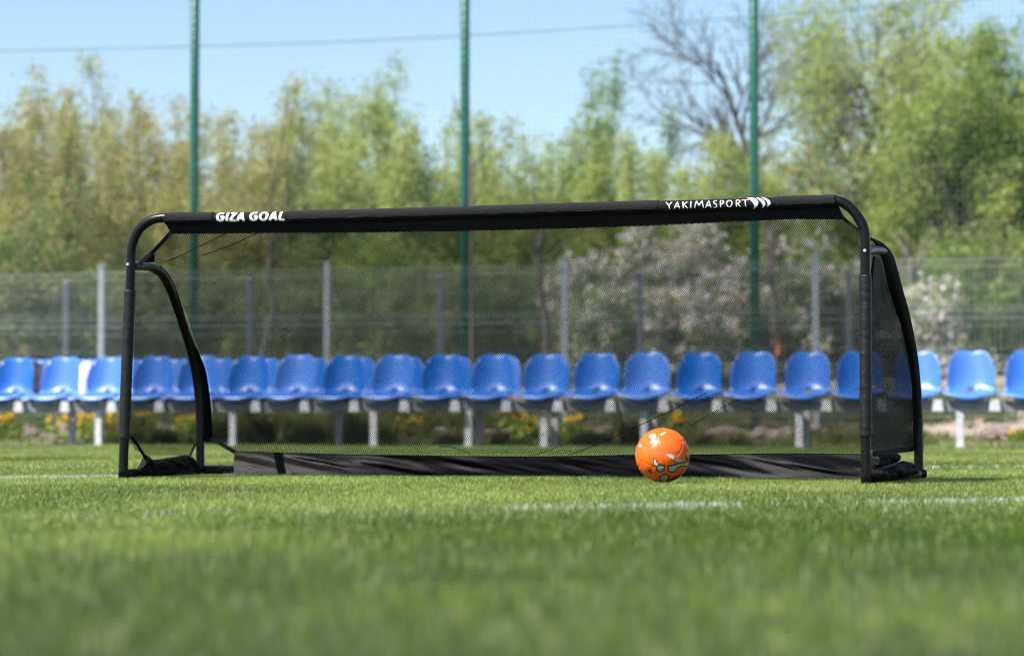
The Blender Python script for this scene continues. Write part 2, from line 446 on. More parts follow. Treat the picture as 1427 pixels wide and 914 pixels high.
th = [
 # px, top, D, palette, label
 (-70, 120, 37, OLIVE, 'olive brown thicket tree reaching in from the left picture edge'),
 (15, 128, 39, OLIVE, 'olive brown young tree above the leftmost blue seat'),
 (72, 108, 37, OLIVE, 'tall tan young tree with thin upright shoots left of the leftmost pale fence post'),
 (135, 98, 40, OLIVE, 'tan young tree rising over the leftmost pale fence post'),
 (205, 82, 38, OLIVE, 'tall olive young tree with the highest green tip just left of the left green pole'),
 (258, 165, 40, OLIVE, 'lower olive tree standing behind the left green pole'),
 (318, 135, 37, OLIVE, 'tan and green young tree above the white lettering at the goal left end'),
 (385, 142, 39, OLIVE, 'brownish young tree between the left green pole and the bright lime trees'),
 (440, 92, 38, LIME, 'bright lime young tree with two thin shoots at its left side'),
 (497, 100, 40, LIME, 'bright lime young tree in the middle of the lime group'),
 (552, 100, 37, LIME, 'tall bright lime tree left of the middle green pole'),
 (612, 160, 39, LIME, 'lower lime tree tucked just left of the middle green pole'),
 (690, 190, 38, LIME, 'low yellow green tree just right of the middle green pole'),
 (748, 178, 40, YELG, 'low yellow green tree between the middle and the right green poles'),
 (800, 172, 38, LIME, 'loose pale green tree left of the dark pointed tree'),
 (858, 112, 39, GREEN, 'darker pointed tree left of the bare leaning tree'),
 (925, 195, 37, LIME, 'low yellow green tree under the left boughs of the bare tree'),
 (990, 205, 36, LIME, 'low lime tree in front of the bare trunk'),
 (1075, 215, 36, YELG, 'low yellow green tree just right of the right green pole'),
]
th += [
 (-20, 165, 43, OLIVE, 'olive tree filling low behind the leftmost thicket at the picture edge'), (45, 160, 44, OLIVE, 'broad olive tree filling low between the two leftmost thicket tips'),
 (105, 155, 43, OLIVE, 'broad tan tree filling low behind the leftmost pale fence post'), (170, 150, 44, OLIVE, 'broad olive tree filling low under the highest green tip'),
 (232, 165, 43, OLIVE, 'broad olive tree filling low just left of the left green pole'), (290, 170, 44, OLIVE, 'broad tan tree filling low just right of the left green pole'),
 (350, 160, 43, OLIVE, 'broad tan tree filling low right of the white lettering at the goal left end'), (410, 165, 44, OLIVE, 'broad olive tree filling low left of the lime group'),
 (470, 150, 43, LIME, 'broad lime tree filling low under the two thin shoots'), (530, 145, 44, LIME, 'broad lime tree filling low in the centre of the lime group'),
 (590, 170, 43, LIME, 'broad lime tree filling low at the right of the lime group'), (655, 220, 44, YELG, 'broad yellow tree filling low behind the middle green pole'),
 (720, 213, 43, YELG, 'broad yellow tree filling low right of the middle green pole'), (785, 208, 44, LIME, 'broad lime tree filling low between the middle pole and the dark pointed tree'),
 (850, 203, 43, GREEN, 'broad green tree filling low under the dark pointed tree'), (950, 226, 43, LIME, 'broad lime tree filling low left of the bare trunk'), (1035, 233, 43, LIME, 'broad lime tree filling low behind the right green pole'),
]
for i, (px, top, D, pal, lab) in enumerate(th):
    o_ = pal is OLIVE
    low_ = D >= 43
    thicket(px, top, D, lab, pal, 100 + i, stems=9 if low_ else 11 if o_ else 10, per=6, nb=14, fan=.22 if low_ else .13)

def big_tree(px, top, D, width, label, pal, seed, nb=30, per=7, size=.034, name='leafy_tree'):
    b = ground_at(px, D); H = CAM.z + (583 - top) / F * D - b.z
    st = dict(seg=.3, wob=.10, up=.02, levels=3, leaflev=2, bare=[.16, .12, .1, 0], nb=[nb, 6, 4, 0], ang=[(35, 75), (25, 60), (25, 60)],
              len=[width * .8, width * .42, width * .2], H=H * .93, r=.14)
    return tree(name, label, 'tree', 'spring trees behind the fences', b, st, pal, per, .11, size, seed)
big_tree(1222, -18, 39, 3.2, 'largest leafy tree with a round yellow green crown above the goal right corner', YELG, 46, nb=50, per=5)
big_tree(1408, 85, 38, 2.4, 'green tree filling the right picture edge beside the largest crown', YELG + GREEN[3:], 32, nb=38, per=5)
big_tree(1500, 60, 40, 1.9, 'green tree standing beyond the right picture edge', GREEN, 33, nb=26)
big_tree(1330, 150, 38, 1.8, 'dense green lower tree under the right half of the largest crown', GREEN[1:] + YELG[2:], 34, nb=24, per=3)
big_tree(1190, 262, 38, 0.95, 'small green tree behind the goal right corner', YELG, 35, nb=22)

# the bare leaning tree
b = ground_at(1105, 38)
tp = at_d(1050, 235, 38); t2 = at_d(975, 165, 38)
st = dict(seg=.3, wob=.085, up=.015, levels=3, leaflev=9, bare=[.40, .12, .1, 0], nb=[11, 9, 6, 0], ang=[(22, 62), (22, 55), (20, 55)], tap=.45, rmin=.006, pull=-_right * .004,
          len=[1.75, .95, .5], H=5.2, r=.11, lean=(tp - b))
tree('bare_tree', 'bare grey leaning tree with fine twigs beside the right green pole', 'tree', 'spring trees behind the fences', b, st, OLIVE, seed=27, bark='greybark', leafless=True)

def bush(px, top, D, width, label, pal, seed, petals=None, group='bushes behind the far fence', per=6, name='bush', bark='bark'):
    b = ground_at(px, D); H = CAM.z + (583 - top) / F * D - b.z
    st = dict(seg=.2, wob=.12, up=.02, levels=2, leaflev=1, bare=[.12, .05, 0], nb=[9, 4, 0], ang=[(25, 70), (25, 65)],
              len=[H * .42, H * .2], stems=9, fan=width / H * .8, foot=width * .35, H=H * .92, r=.016)
    return tree(name, label, 'bush', group, b, st, pal, per, .075, .034, seed, petals=petals, bark=bark)
bl = [
 (8, 250, 33, .8, DEEP, 'deep green bush at the left picture edge', None),
 (75, 385, 34, .9, DEEP, 'low dark bush behind the fence left of the leftmost pale fence post', None),
 (160, 372, 34, .9, DEEP, 'low olive bush just behind the goal left post', None),
 (250, 375, 34, .9, DEEP, 'dark bush seen between the goal left post and its rear leg', None),
 (335, 380, 34, .9, DEEP, 'dark bush right of the left green pole', None),
 (425, 360, 34, .9, DEEP, 'brown green bush below the bright lime group at its left', None),
 (510, 340, 34, 1.0, GREEN, 'green bush below the bright lime group right of the second pale post', None),
 (590, 360, 33, .9, DEEP, 'dark bush just left of the middle green pole', None),
 (680, 365, 34, .9, GREEN, 'bush just right of the middle green pole', None),
 (755, 360, 34, .9, DEEP, 'tangled bush left of the white blossom', None),
 (845, 400, 32.5, .55, GREEN, 'low white blossoming bush at the left end of the blossom', .32),
 (905, 330, 33, .8, GREEN, 'tall white blossoming bush below the goal right lettering', .6),
 (975, 345, 32.5, .7, GREEN, 'white blossoming bush just left of the right green pole', .7),
 (1025, 360, 34, .8, DEEP, 'dark bush behind the right green pole', None),
 (1105, 335, 33, .65, GREEN, 'white blossoming bush just right of the right green pole', .26),
 (1170, 350, 33.5, .6, GREEN, 'white blossoming bush beside the goal right post', .24),
 (1284, 405, 32.5, .2, GREEN, 'small white blossoming bush right of the goal', .6),
 (1225, 380, 34.5, .8, DEEP, 'dark bush seen through the goal right side netting', None),
 (1345, 330, 34, 1.0, GREEN, 'tall green bush above the rightmost whole blue seat', None),
 (1425, 330, 34, 1.0, DEEP, 'green bush at the right picture edge', None),
]
for i, (px, top, D, wd, pal, lab, pt) in enumerate(bl):
    bush(px, top, D, wd, lab, pal, 300 + i, pt, 'blossoming bushes behind the far fence' if pt else 'bushes behind the far fence')

# far wood closing the view between the trees
def far_wood():
    r = np.random.default_rng(5); n = 26000
    s = r.uniform(-16, 16, n); d = r.uniform(52, 60, n)
    X, Y = _right.x * s + _fwd.x * d, _right.y * s + _fwd.y * d
    top = 3.0 + 1.6 * smooth_noise(s, d * .2, .9, 4) + .9 * smooth_noise(s, d, 2.6, 6)
    Z = .6 + top * np.sqrt(r.random(n))
    T = np.c_[X, Y, Z, (smooth_noise(s, Z, 1.3, 9) * 400).astype(int)]
    V, ff, sz, col = leaf_cards(r, T, 2, .15, .085, DEEP + [(0.17, 0.20, 0.05)])
    tag(np_obj('far_wood', V, ff, sz, M['leaf'], col=col), 'far wood showing green between the nearer trunks', 'wood', kind='stuff')
far_wood()

# trunks that show behind the net
def trunk_pole(px_pts, D, r0, label, name='bare_young_tree', mat='bark'):
    pts = [at_d(x, y, D) for x, y in px_pts]
    pts[0].z = gh(pts[0].x, pts[0].y) - .05
    root = thing(name, pts[0], label, 'tree', 'bare trunks behind the fences')
    P = smooth(pts, 6); mb = MB(); mb.tube(P, [r0 * (1 - .5 * i / (len(P) - 1)) for i in range(len(P))], 8)
    mb.build('trunk', M[mat], root); rng = random.Random(len(label))
    S, R = [], []
    for k in range(7):
        p = P[int(len(P) * rng.uniform(.5, .98))]; d = Vector((rng.uniform(-1, 1), rng.uniform(-.5, .5), rng.uniform(.5, 1.3))).normalized()
        for q in range(4):
            d = (d + Vector((rng.gauss(0, .15), rng.gauss(0, .15), .05))).normalized(); e = p + d * .22
            S.append((tuple(p), tuple(e))); R.append((r0 * .35 * (1 - q / 5), r0 * .35 * (1 - (q + 1) / 5))); p = e
    V, ff, sz = seg_tubes(S, R, 5); np_obj('branch', V, ff, sz, M[mat], root, smooth=True)
trunk_pole([(366, 590), (368, 490), (382, 430), (374, 390), (380, 352), (384, 318)], 32.2, .06, 'kinked bare young tree right of the left green pole', mat='greybark')
trunk_pole([(757, 590), (762, 470), (750, 380), (756, 330), (758, 300)], 32.2, .06, 'pale bare trunk left of the third pale fence post', mat='greybark')
trunk_pole([(657, 590), (657, 480), (656, 350), (657, 215)], 32, .055, 'straight reddish bare trunk right beside the middle green pole')
trunk_pole([(1083, 590), (1080, 480), (1076, 380), (1080, 310)], 32.2, .06, 'dark bare trunk right beside the right green pole')
trunk_pole([(1262, 590), (1264, 470), (1269, 410), (1270, 360)], 33, .085, 'thick dark trunk right of the goal right corner')

# ------------------------------------------------------------------ fences, poles, stop net, wire
def fence(Y, px_ref, n0, n1, top_px, name, label, wire, post, pw, group, cap_mat=None):
    p0 = at_y(px_ref, top_px, Y); x0, H = p0.x, p0.z
    root = thing(name, (x0, Y, 0), label, 'fence', group)
    for i in range(n0, n1 + 1):
        x = x0 + 2.5 * i; g = gh(x, Y) - .05
        mb = MB(); mb.box((x, Y, (g + H) / 2), pw, .05, H - g)
        po = mb.build('post', post, root)
        cb = MB(); cb.box((x, Y, H + .012), pw + .012, .062, .022); cb.build('cap', cap_mat or post, po)  # cap in its own paler steel where one is given
        if i == n1: break
        mb = MB(); xa, xb = x + pw / 2 + .01, x + 2.5 - pw / 2 - .01; zt = H - .05; zb = g + .12
        for k in range(50):
            mb.box((xa + (xb - xa) * k / 49, Y - .034, (zt + zb) / 2), .0034, .0034, zt - zb)
        zz = zb + .02
        while zz < zt:
            mb.box(((xa + xb) / 2, Y - .0395, zz), xb - xa, .004, .004); zz += .2
        for q in (.08, .38, .68, .97):
            for e in (-.035, .035):
                mb.box(((xa + xb) / 2, Y - .046, zb + (zt - zb) * q + e), xb - xa, .005, .007)
        mb.build('panel', wire, root)
fence(23.45, 787, -5, 3, 362, 'mesh_fence', 'near grey welded mesh fence with pale posts behind the blue seats', M['wire'], M['galv'], .065, 'welded mesh fences')
fence(28.5, 614, -5, 5, 386, 'mesh_fence', 'farther welded mesh fence with dark posts and pale caps', M['darkpost'], M['darkpost'], .07, 'welded mesh fences', M['galv'])
YP = 24.04
pole_x = [at_y(271, 200, YP).x, at_y(648, 200, YP).x, at_y(1051, 200, YP).x]
sp = (pole_x[2] - pole_x[0]) / 2
labs = {-1: 'green steel pole standing beyond the left picture edge', 0: 'left green steel pole rising behind the goal left end', 1: 'middle green steel pole rising behind the crossbar centre',
        2: 'right green steel pole rising beside the bare tree', 3: 'green steel pole standing beyond the right picture edge'}
for i in range(-1, 4):
    x = pole_x[i] if 0 <= i < 3 else pole_x[0] + sp * i
    g = gh(x, YP)
    root = thing('net_pole', (x, YP, g - .05), labs[i], 'pole', 'green stop net poles')
    mb = MB(); mb.tube([(x, YP, g - .05), (x, YP, 3), (x, YP, 6.2)], .047, 20); mb.build('shaft', M['pole'], root)
    mb = MB(); mb.tube([(x + .051 * math.cos(q * .7), YP + .051 * math.sin(q * .7), .6 + q * .01) for q in range(540)], .0035, 5); mb.build('lashing', M['thread'], root)
def stop_net():
    x0, x1 = pole_x[0] - sp * 1.1, pole_x[2] + sp * 1.1
    root = thing('stop_net', ((x0 + x1) / 2, YP - .07, 0), 'fine green ball stop net stretched between the green poles', 'net')
    V, Fc = [], []
    def strip(a, b, wv):
        i = len(V); V.extend([a - wv, a + wv, b + wv, b - wv]); Fc.extend([i, i + 1, i + 2, i + 3])
    t = .0011; step = .06
    for k in range(int((x1 - x0) / step)):
        x = x0 + k * step; strip(np.array([x, YP - .07, .25]), np.array([x, YP - .07, 6.1]), np.array([t, 0, 0]))
    for k in range(int(5.85 / step)):
        z = .25 + k * step; strip(np.array([x0, YP - .072, z]), np.array([x1, YP - .072, z]), np.array([0, 0, t]))
    np_obj('netting', np.array(V), Fc, np.full(len(V) // 4, 4), M['thread'], root)
    mb = MB(); mb.tube([(x0, YP - .07, 6.1), ((x0 + x1) / 2, YP - .07, 6.08), (x1, YP - .07, 6.1)], .006, 6); mb.build('head_rope', M['thread'], root)
stop_net()
cab = [at_d(x, y, 30) for x, y in ((-260, 74), (0, 71.5), (270, 65), (450, 59.5), (640, 50.5), (900, 34.5), (1050, 24), (1120, 17.5), (1360, -1), (1600, -22))]
mb = MB(); mb.tube(smooth(cab, 8), .008, 6)
tag(mb.build('overhead_wire', M['cable']), 'thin dark overhead wire sagging across the blue sky', 'wire')

# ------------------------------------------------------------------ verge: weeds, dandelions, rubble
def verge():
    r = np.random.default_rng(21)
    n = 12000
    s = r.uniform(-8, 8, n); Yv = 22.2 + 5.6 * r.random(n) ** 1.6
    X = s + (-math.sin(YAW)) / math.cos(YAW) * Yv
    dn = smooth_noise(X, Yv, 1.6, 31) * .7 + .3 * smooth_noise(X, Yv, 5, 32)
    k = (dn > .50) | ((Yv > 25.3) & (r.random(n) < .35)); X, Yv, dn = X[k], Yv[k], dn[k]; n = len(X)
    P, H, A = [], [], []
    per = 16
    base = np.repeat(np.c_[X, Yv], per, 0) + r.normal(0, .05, (n * per, 2))
    hh = np.repeat(.05 + 1.0 * np.clip(dn - .48, 0, .35), per) * r.uniform(.4, 1.25, n * per)
    z = np.array([gh(a, b) for a, b in np.c_[X, Yv]]); z = np.repeat(z, per)
    t = np.clip(np.repeat(r.random(n), per) * .7 + r.random(n * per) * .4, 0, 1)[:, None]
    col = np.array([0.05, 0.095, 0.018]) * (1 - t) + np.array([0.20, 0.25, 0.06]) * t
    dry = np.repeat(r.random(n) < .22, per)
    m_ = 26000; s2 = r.uniform(-8, 8, m_); y2 = r.uniform(21.6, 23.6, m_); x2 = s2 - math.tan(YAW) * y2
    z2 = np.array([gh(p_, q_) for p_, q_ in zip(x2, y2)]); col[dry] = np.array([0.28, 0.24, 0.13])
    t2 = r.random((m_, 1)); N_ = n * per + m_
    col = np.r_[col, np.array([0.08, 0.14, 0.02]) * (1 - t2) + np.array([0.24, 0.30, 0.08]) * t2]
    hh = np.r_[hh, r.uniform(.02, .075, m_)]; base = np.r_[base, np.c_[x2, y2]]; z = np.r_[z, z2]
    o = blades_mesh(np.c_[base, z - .01], hh, np.r_[np.full(n * per, .013), np.full(m_, .007)], hh * r.uniform(.2, .9, N_), r.uniform(0, 6.3, N_), r.uniform(0, 6.3, N_), col, 'weeds', M['leaf'])
    tag(o, 'rough green weeds and dry grass growing under and behind the seats', 'weeds', kind='stuff')
    # rubble
    bm = bmesh.new(); rng = random.Random(4)
    spots = [(30, 600), (60, 598), (75, 602), (95, 600), (110, 604), (205, 600), (222, 598), (240, 602), (350, 598), (372, 602), (398, 600), (505, 600), (540, 600), (560, 598),
             (585, 602), (700, 600), (840, 600), (1000, 600), (1020, 602), (1062, 600), (1075, 598), (1392, 592), (1380, 596), (1403, 596), (160, 608), (185, 606), (1140, 602), (10, 604), (620, 604)]
    for px, py in spots:
        for _ in range(7):
            p = at_y(px + rng.uniform(-20, 20), 600, rng.uniform(22.7, 23.3)); p.z = gh(p.x, p.y) + rng.uniform(.0, .10)
            q = bmesh.ops.create_icosphere(bm, subdivisions=3, radius=rng.uniform(.025, .075))['verts']
            sc_ = Vector((rng.uniform(.9, 1.7), rng.uniform(.8, 1.3), rng.uniform(.6, 1.0))); sd_ = rng.uniform(0, 50)
            for v in q:
                f = 1 + .7 * noise.noise(v.co * 14 + Vector((sd_, 0, 0))) + .3 * noise.noise(v.co * 45 + Vector((sd_, 0, 0)))
                v.co = Vector((v.co.x * sc_.x * f, v.co.y * sc_.y * f, v.co.z * sc_.z * f)) + p
    me = bpy.data.meshes.new('rubble'); bm.to_mesh(me); bm.free(); me.materials.append(M['stone'])
    o = bpy.data.objects.new('rubble', me); COL.objects.link(o)
    tag(o, 'pale pinkish stones scattered among weeds behind the seats', 'rubble', kind='stuff')
verge()
def dandelion(px, py, n, label, seed):
    r = np.random.default_rng(seed); rng = random.Random(seed)
    p = at_y(px, py, 22.85); top = p.z; g = gh(p.x, p.y); p.z = g
    root = thing('dandelion_clump', p, label, 'dandelions', 'yellow dandelion clumps behind the seats')
    S, R, heads = [], [], []
    for _ in range(n):
        a = p + Vector((rng.gauss(0, .06), rng.gauss(0, .06), -.01)); h = max(.1, (top - g) * rng.uniform(.75, 1.1))
        b_ = a + Vector((rng.gauss(0, .04), rng.gauss(0, .04), h)); S.append((tuple(a), tuple(b_))); R.append((.004, .003)); heads.append((*b_, 1))
    V, ff, sz = seg_tubes(S, R, 5); np_obj('stems', V, ff, sz, M['leaf'], root, col=np.tile([.12, .18, .05], (len(V), 1)))
    V, ff, sz, col = leaf_cards(r, heads, 14, .016, .023, [(0.72, 0.46, 0.02), (0.80, 0.58, 0.03)], 1.0)
    np_obj('flower_heads', V, ff, sz, M['petal'], root, col=col)
    T = [(p.x + rng.gauss(0, .09), p.y + rng.gauss(0, .09), g + rng.uniform(.02, .6) * (top - g), k) for k in range(40)]
    V, ff, sz, col = leaf_cards(r, T, 3, .03, .05, GREEN, 1.6); np_obj('leaves', V, ff, sz, M['leaf'], root, col=col)
for i, (px, py, n, lab) in enumerate([
    (8, 580, 10, 'yellow dandelion clump at the left picture edge'), (92, 580, 6, 'small dandelion clump left of the two close bench legs'),
    (113, 580, 9, 'dandelion clump between the two leftmost bench legs'), (150, 581, 10, 'dandelion clump just left of the goal left post'),
    (200, 576, 10, 'dandelion clump right of the goal left post'), (258, 580, 6, 'dandelion clump just left of the goal rear left leg'),
    (505, 583, 8, 'dandelion clump just left of the third front bench leg'), (565, 582, 7, 'dandelion clump below the seats left of the middle green pole'),
    (715, 565, 18, 'largest and tallest yellow dandelion clump near the middle'), (732, 580, 10, 'dandelion clump right beside the tallest clump'),
    (738, 597, 5, 'low dandelion clump beneath the tallest clump'), (800, 578, 7, 'dandelion clump right of a pair of bench legs'),
    (822, 611, 5, 'low dandelion clump left of the orange ball'), (945, 578, 8, 'dandelion clump above the right side of the ball'),
    (1425, 610, 6, 'dandelion clump at the right picture edge')]):
    dandelion(px, py, n, lab, 700 + i)

# ------------------------------------------------------------------ blue seats on two bench rows
YS = 20.76; PITCHX = 0.473
def seat_wear():                          # sun-faded plastic, a little different on every seat
    m = M['seat']; n, l = m.node_tree.nodes, m.node_tree.links; p = n['Principled BSDF']
    src = p.inputs['Base Color'].links[0].from_socket
    oi = n.new('ShaderNodeObjectInfo'); hs = n.new('ShaderNodeHueSaturation'); mr = n.new('ShaderNodeMapRange'); mr.inputs[3].default_value = .84; mr.inputs[4].default_value = 1.14
    l.new(oi.outputs['Random'], mr.inputs[0]); l.new(mr.outputs[0], hs.inputs['Value']); l.new(src, hs.inputs['Color'])
    m2 = n.new('ShaderNodeMapRange'); m2.inputs[3].default_value = 1.03; m2.inputs[4].default_value = .9; l.new(oi.outputs['Random'], m2.inputs[0]); l.new(m2.outputs[0], hs.inputs['Saturation'])
    tc = n.new('ShaderNodeTexCoord'); nz = n.new('ShaderNodeTexNoise'); nz.inputs['Scale'].default_value = 14; nz.inputs['Detail'].default_value = 8
    va = n.new('ShaderNodeVectorMath'); va.operation = 'ADD'; cb = n.new('ShaderNodeCombineXYZ'); ml = n.new('ShaderNodeMath'); ml.operation = 'MULTIPLY'; ml.inputs[1].default_value = 90
    l.new(oi.outputs['Random'], ml.inputs[0]); l.new(ml.outputs[0], cb.inputs[0]); l.new(tc.outputs['Object'], va.inputs[0]); l.new(cb.outputs[0], va.inputs[1]); l.new(va.outputs[0], nz.inputs['Vector'])
    rp = n.new('ShaderNodeMapRange'); rp.inputs[1].default_value = .52; rp.inputs[2].default_value = .78; rp.inputs[4].default_value = .35; l.new(nz.outputs['Fac'], rp.inputs[0])
    mx = n.new('ShaderNodeMix'); mx.data_type = 'RGBA'; mx.inputs['B'].default_value = (.07, .20, .46, 1); l.new(rp.outputs[0], mx.inputs['Factor']); l.new(hs.outputs[0], mx.inputs['A'])
    l.new(mx.outputs['Result'], p.inputs['Base Color'])
seat_wear()
def seat_mesh():
    prof = [(.022, .380, .150), (-.004, .386, .170), (-.018, .400, .190), (-.020, .420, .208), (-.010, .440, .219), (.012, .456, .225), (.050, .466, .227), (.13, .468, .226), (.24, .462, .218),
            (.315, .466, .208), (.358, .488, .201), (.382, .53, .198), (.398, .585, .198), (.413, .645, .196), (.426, .70, .190), (.438, .745, .187), (.446, .785, .183), (.453, .813, .177), (.461, .827, .170), (.474, .828, .167), (.482, .813, .165)]
    NU = 25; rows = []
    for k, (y, z, hw) in enumerate(prof):
        row = []
        for i in range(NU):
            u = -1 + 2 * i / (NU - 1); x = u * hw; yy, zz = y, z
            au = abs(u)
            if k <= 8:                                        # pan: lip droops in the middle, sides roll
                wv = min(1, max(0, (k - 1) / 3))
                zz += .062 * au ** 2.0 * (1 - wv) + (.016 * au ** 2 - .006) * wv
                yy += .065 * au ** 2.4 * max(0, 1 - k / 7)
            else:                                             # back: wings lean forward, rounded top corners
                yy -= .080 * au ** 2.6 * min(1, (k - 8) / 4)
                f = max(0, (k - 12) / 6)
                zz -= .088 * au ** 6 * min(1, f) ** 1.4
                zz -= .012 * (math.exp(-(u / .22) ** 2)) * min(1, f) ** 2
            row.append(Vector((x, yy, zz)))
        rows.append(row)
    mb = MB(); mb.sheet(rows)
    m = NU - 1
    hole = set()
    for k in (9,):
        for i in (10, 11, 12, 13): hole.add(k * m + i)
    fs = [f for i, f in enumerate(mb.f) if i not in hole]
    me = bpy.data.meshes.new('stadium_seat'); me.from_pydata([tuple(v) for v in mb.v], [], fs)
    bm = bmesh.new(); bm.from_mesh(me)
    bmesh.ops.recalc_face_normals(bm, faces=bm.faces[:])
    bmesh.ops.solidify(bm, geom=bm.faces[:], thickness=.0045)
    bmesh.ops.recalc_face_normals(bm, faces=bm.faces[:])
    for f in bm.faces: f.smooth = True
    # mount block beneath the pan
    for sx in (-.09, .09):
        q = bmesh.ops.create_cube(bm, size=1)['verts']
        for v in q: v.co = Vector((v.co.x * .05 + sx, v.co.y * .14 + .2, v.co.z * .036 + .414))
    bm.to_mesh(me); bm.free(); me.materials.append(M['seat']); return me
SEAT = seat_mesh()
xs0 = at_y(1354, 540, YS + .3).x
def px_of(x, y, z):
    v = RC.transposed() @ (Vector((x, y, z)) - CAM); return 713.5 + F * v.x / -v.z
proto = bpy.data.objects.new('stadium_seat', SEAT); COL.objects.link(proto)
front_labels = ['blue front row seat beyond the left picture edge', 'blue front row seat cut off by the left picture edge', 'blue seat between the dark cloth and the white cloth',
 'blue seat just left of the goal left post', 'blue seat just right of the goal left post', 'blue seat crossed by the goal rear left leg',
 'front row seat just right of the goal rear left leg', 'front row blue seat left of the second pale fence post', 'front row blue seat right of the second pale fence post',
 'front row blue seat above the third front bench leg', 'front row blue seat left of the middle green pole', 'front row blue seat just right of the middle green pole',
 'front row blue seat left of the third pale fence post', 'front row blue seat right of the third pale fence post', 'front row blue seat straight above the orange ball',
 'blue seat right of the one above the orange ball', 'blue seat in front of the right green pole', 'blue seat in front of the rightmost pale fence post',
 'blue seat partly behind the goal right post', 'blue seat half behind the goal right side band', 'rightmost whole blue seat standing clear of the goal', 'blue seat cut off by the right picture edge', 'blue front row seat beyond the right picture edge']
n_left = 20
front = []
for i in range(-n_left, 3):
    o = proto if i == -n_left else proto.copy()
    if i != -n_left: COL.objects.link(o)
    o.location = (xs0 + PITCHX * i, YS, 0); o.rotation_euler.z = rad(random.Random(i).uniform(-2.2, 2.2)); o.rotation_euler.x = rad(random.Random(i + 99).uniform(-.8, .8))
    front.append((round(px_of(xs0 + PITCHX * i, YS + .3, .6)), o))
for (p, o), lab in zip(front, front_labels): tag(o, lab, 'seat', 'front row of blue seats')
YB = YS + .68; xb0 = xs0 - .12
back = []
for i in range(-19, -3):
    o = proto.copy(); COL.objects.link(o); o.location = (xb0 + PITCHX * i, YB, 0); o.rotation_euler.z = 0
    back.append((round(px_of(xb0 + PITCHX * i + .17, YB + .42, .7)), o))

back_labels = ['rear row blue seat carrying the dark cloth', 'rear row blue seat carrying the white cloth', 'rear row blue seat hidden behind the goal left post',
 'rear row blue seat in the first gap right of the goal left post', 'rear row blue seat in the gap just right of the goal rear left leg', 'rear row blue seat one gap left of the second pale fence post',
 'rear row blue seat directly below the second pale fence post', 'rear row blue seat in the gap over the third front bench leg', 'rear row blue seat one gap left of the middle green pole',
 'rear row blue seat directly below the middle green pole', 'rear row blue seat one gap right of the middle green pole', 'rear row blue seat directly below the third pale fence post',
 'rear row blue seat one gap right of the third pale fence post', 'rear row blue seat in the gap above the ball', 'rear row blue seat one gap right of the ball', 'rightmost rear row blue seat, almost hidden behind the front row']
for (p, o), lab in zip(back, back_labels): tag(o, lab, 'seat', 'rear row of blue seats')

# bench rows: rail, legs, seat brackets
def bench(name, label, ybeam, xa, xb, leg_px, leg_y, mount_xs):
    root = thing(name, ((xa + xb) / 2, ybeam, 0), label, 'bench frame', 'steel bench frames under the seats')
    mb = MB(); mb.box(((xa + xb) / 2, ybeam, .348), xb - xa, .06, .085); mb.build('rail', M['rail'], root)
    for px in leg_px:
        x = at_y(px, 600, leg_y).x
        mb = MB(); mb.box((x, leg_y, .14), .060, .05, .33); mb.box((x, leg_y + .005, -.012), .12, .12, .018)
        mb.build('leg', M['bench'], root)
    for x in mount_xs:
        mb = MB(); y = ybeam - .10
        mb.add([(x - .048, y - .020, .302), (x + .048, y - .020, .302), (x + .034, y - .020, .40), (x - .034, y - .020, .40),
                (x - .048, y + .068, .302), (x + .048, y + .068, .302), (x + .034, y + .068, .40), (x - .034, y + .068, .40)],
               [(0, 1, 2, 3), (7, 6, 5, 4), (0, 3, 7, 4), (1, 5, 6, 2), (3, 2, 6, 7), (0, 4, 5, 1)])
        mb.build('seat_bracket', M['bench'], root)
bench('bench_frame', 'long pale steel frame with legs carrying the front row of seats', YS + .11, xs0 + PITCHX * (-n_left - .5), xs0 + PITCHX * 2.6,
      (-60, 138, 325, 521, 653.5, 758.5, 898, 1114, 1338, 1480), YS + .10, [xs0 + PITCHX * (i + .45) for i in range(-n_left, 3)])
bench('bench_frame', 'shorter pale steel frame with legs carrying the rear row of seats', YB + .11, xb0 + PITCHX * -19.5, xb0 + PITCHX * -3.4,
      (100.7, 472, 668, 773, 910.5, 1123.6), YB + .10, [xb0 + PITCHX * (i + .45) for i in range(-19, -4)])

# cloths hung over two rear seat backs
def cloth(name, px, half, label, cat, mat, seed):
    o_ = Vector(at_y(px, 520, YB + .41))
    rows = []
    for k in range(19):
        t = k / 18
        row = []
        for i in range(13):
            u = -1 + 2 * i / 12; x = o_.x + u * half * (.8 + .2 * t)
            wv = .012 * math.sin(u * 9 + seed + t * 2) + .012 * noise.noise(Vector((u * 2, t * 4, seed)))
            y, z = YB + .330 + .062 * t + wv, .475 + t * (.305 + .02 * math.sin(u * 3 + seed))
            row.append(Vector((x, y, z)))
        rows.append(row)
    mb = MB(); mb.slab(rows, .014)
    tag(mb.build(name, mat), label, cat)
cloth('folded_jacket', 48, .115, 'dark navy cloth propped on a rear seat behind the leftmost gap', 'cloth', M['navy'], 1)
cloth('white_towel', 112, .125, 'white cloth propped on a rear seat left of the leftmost pale fence post', 'cloth', M['whitecloth'], 5)

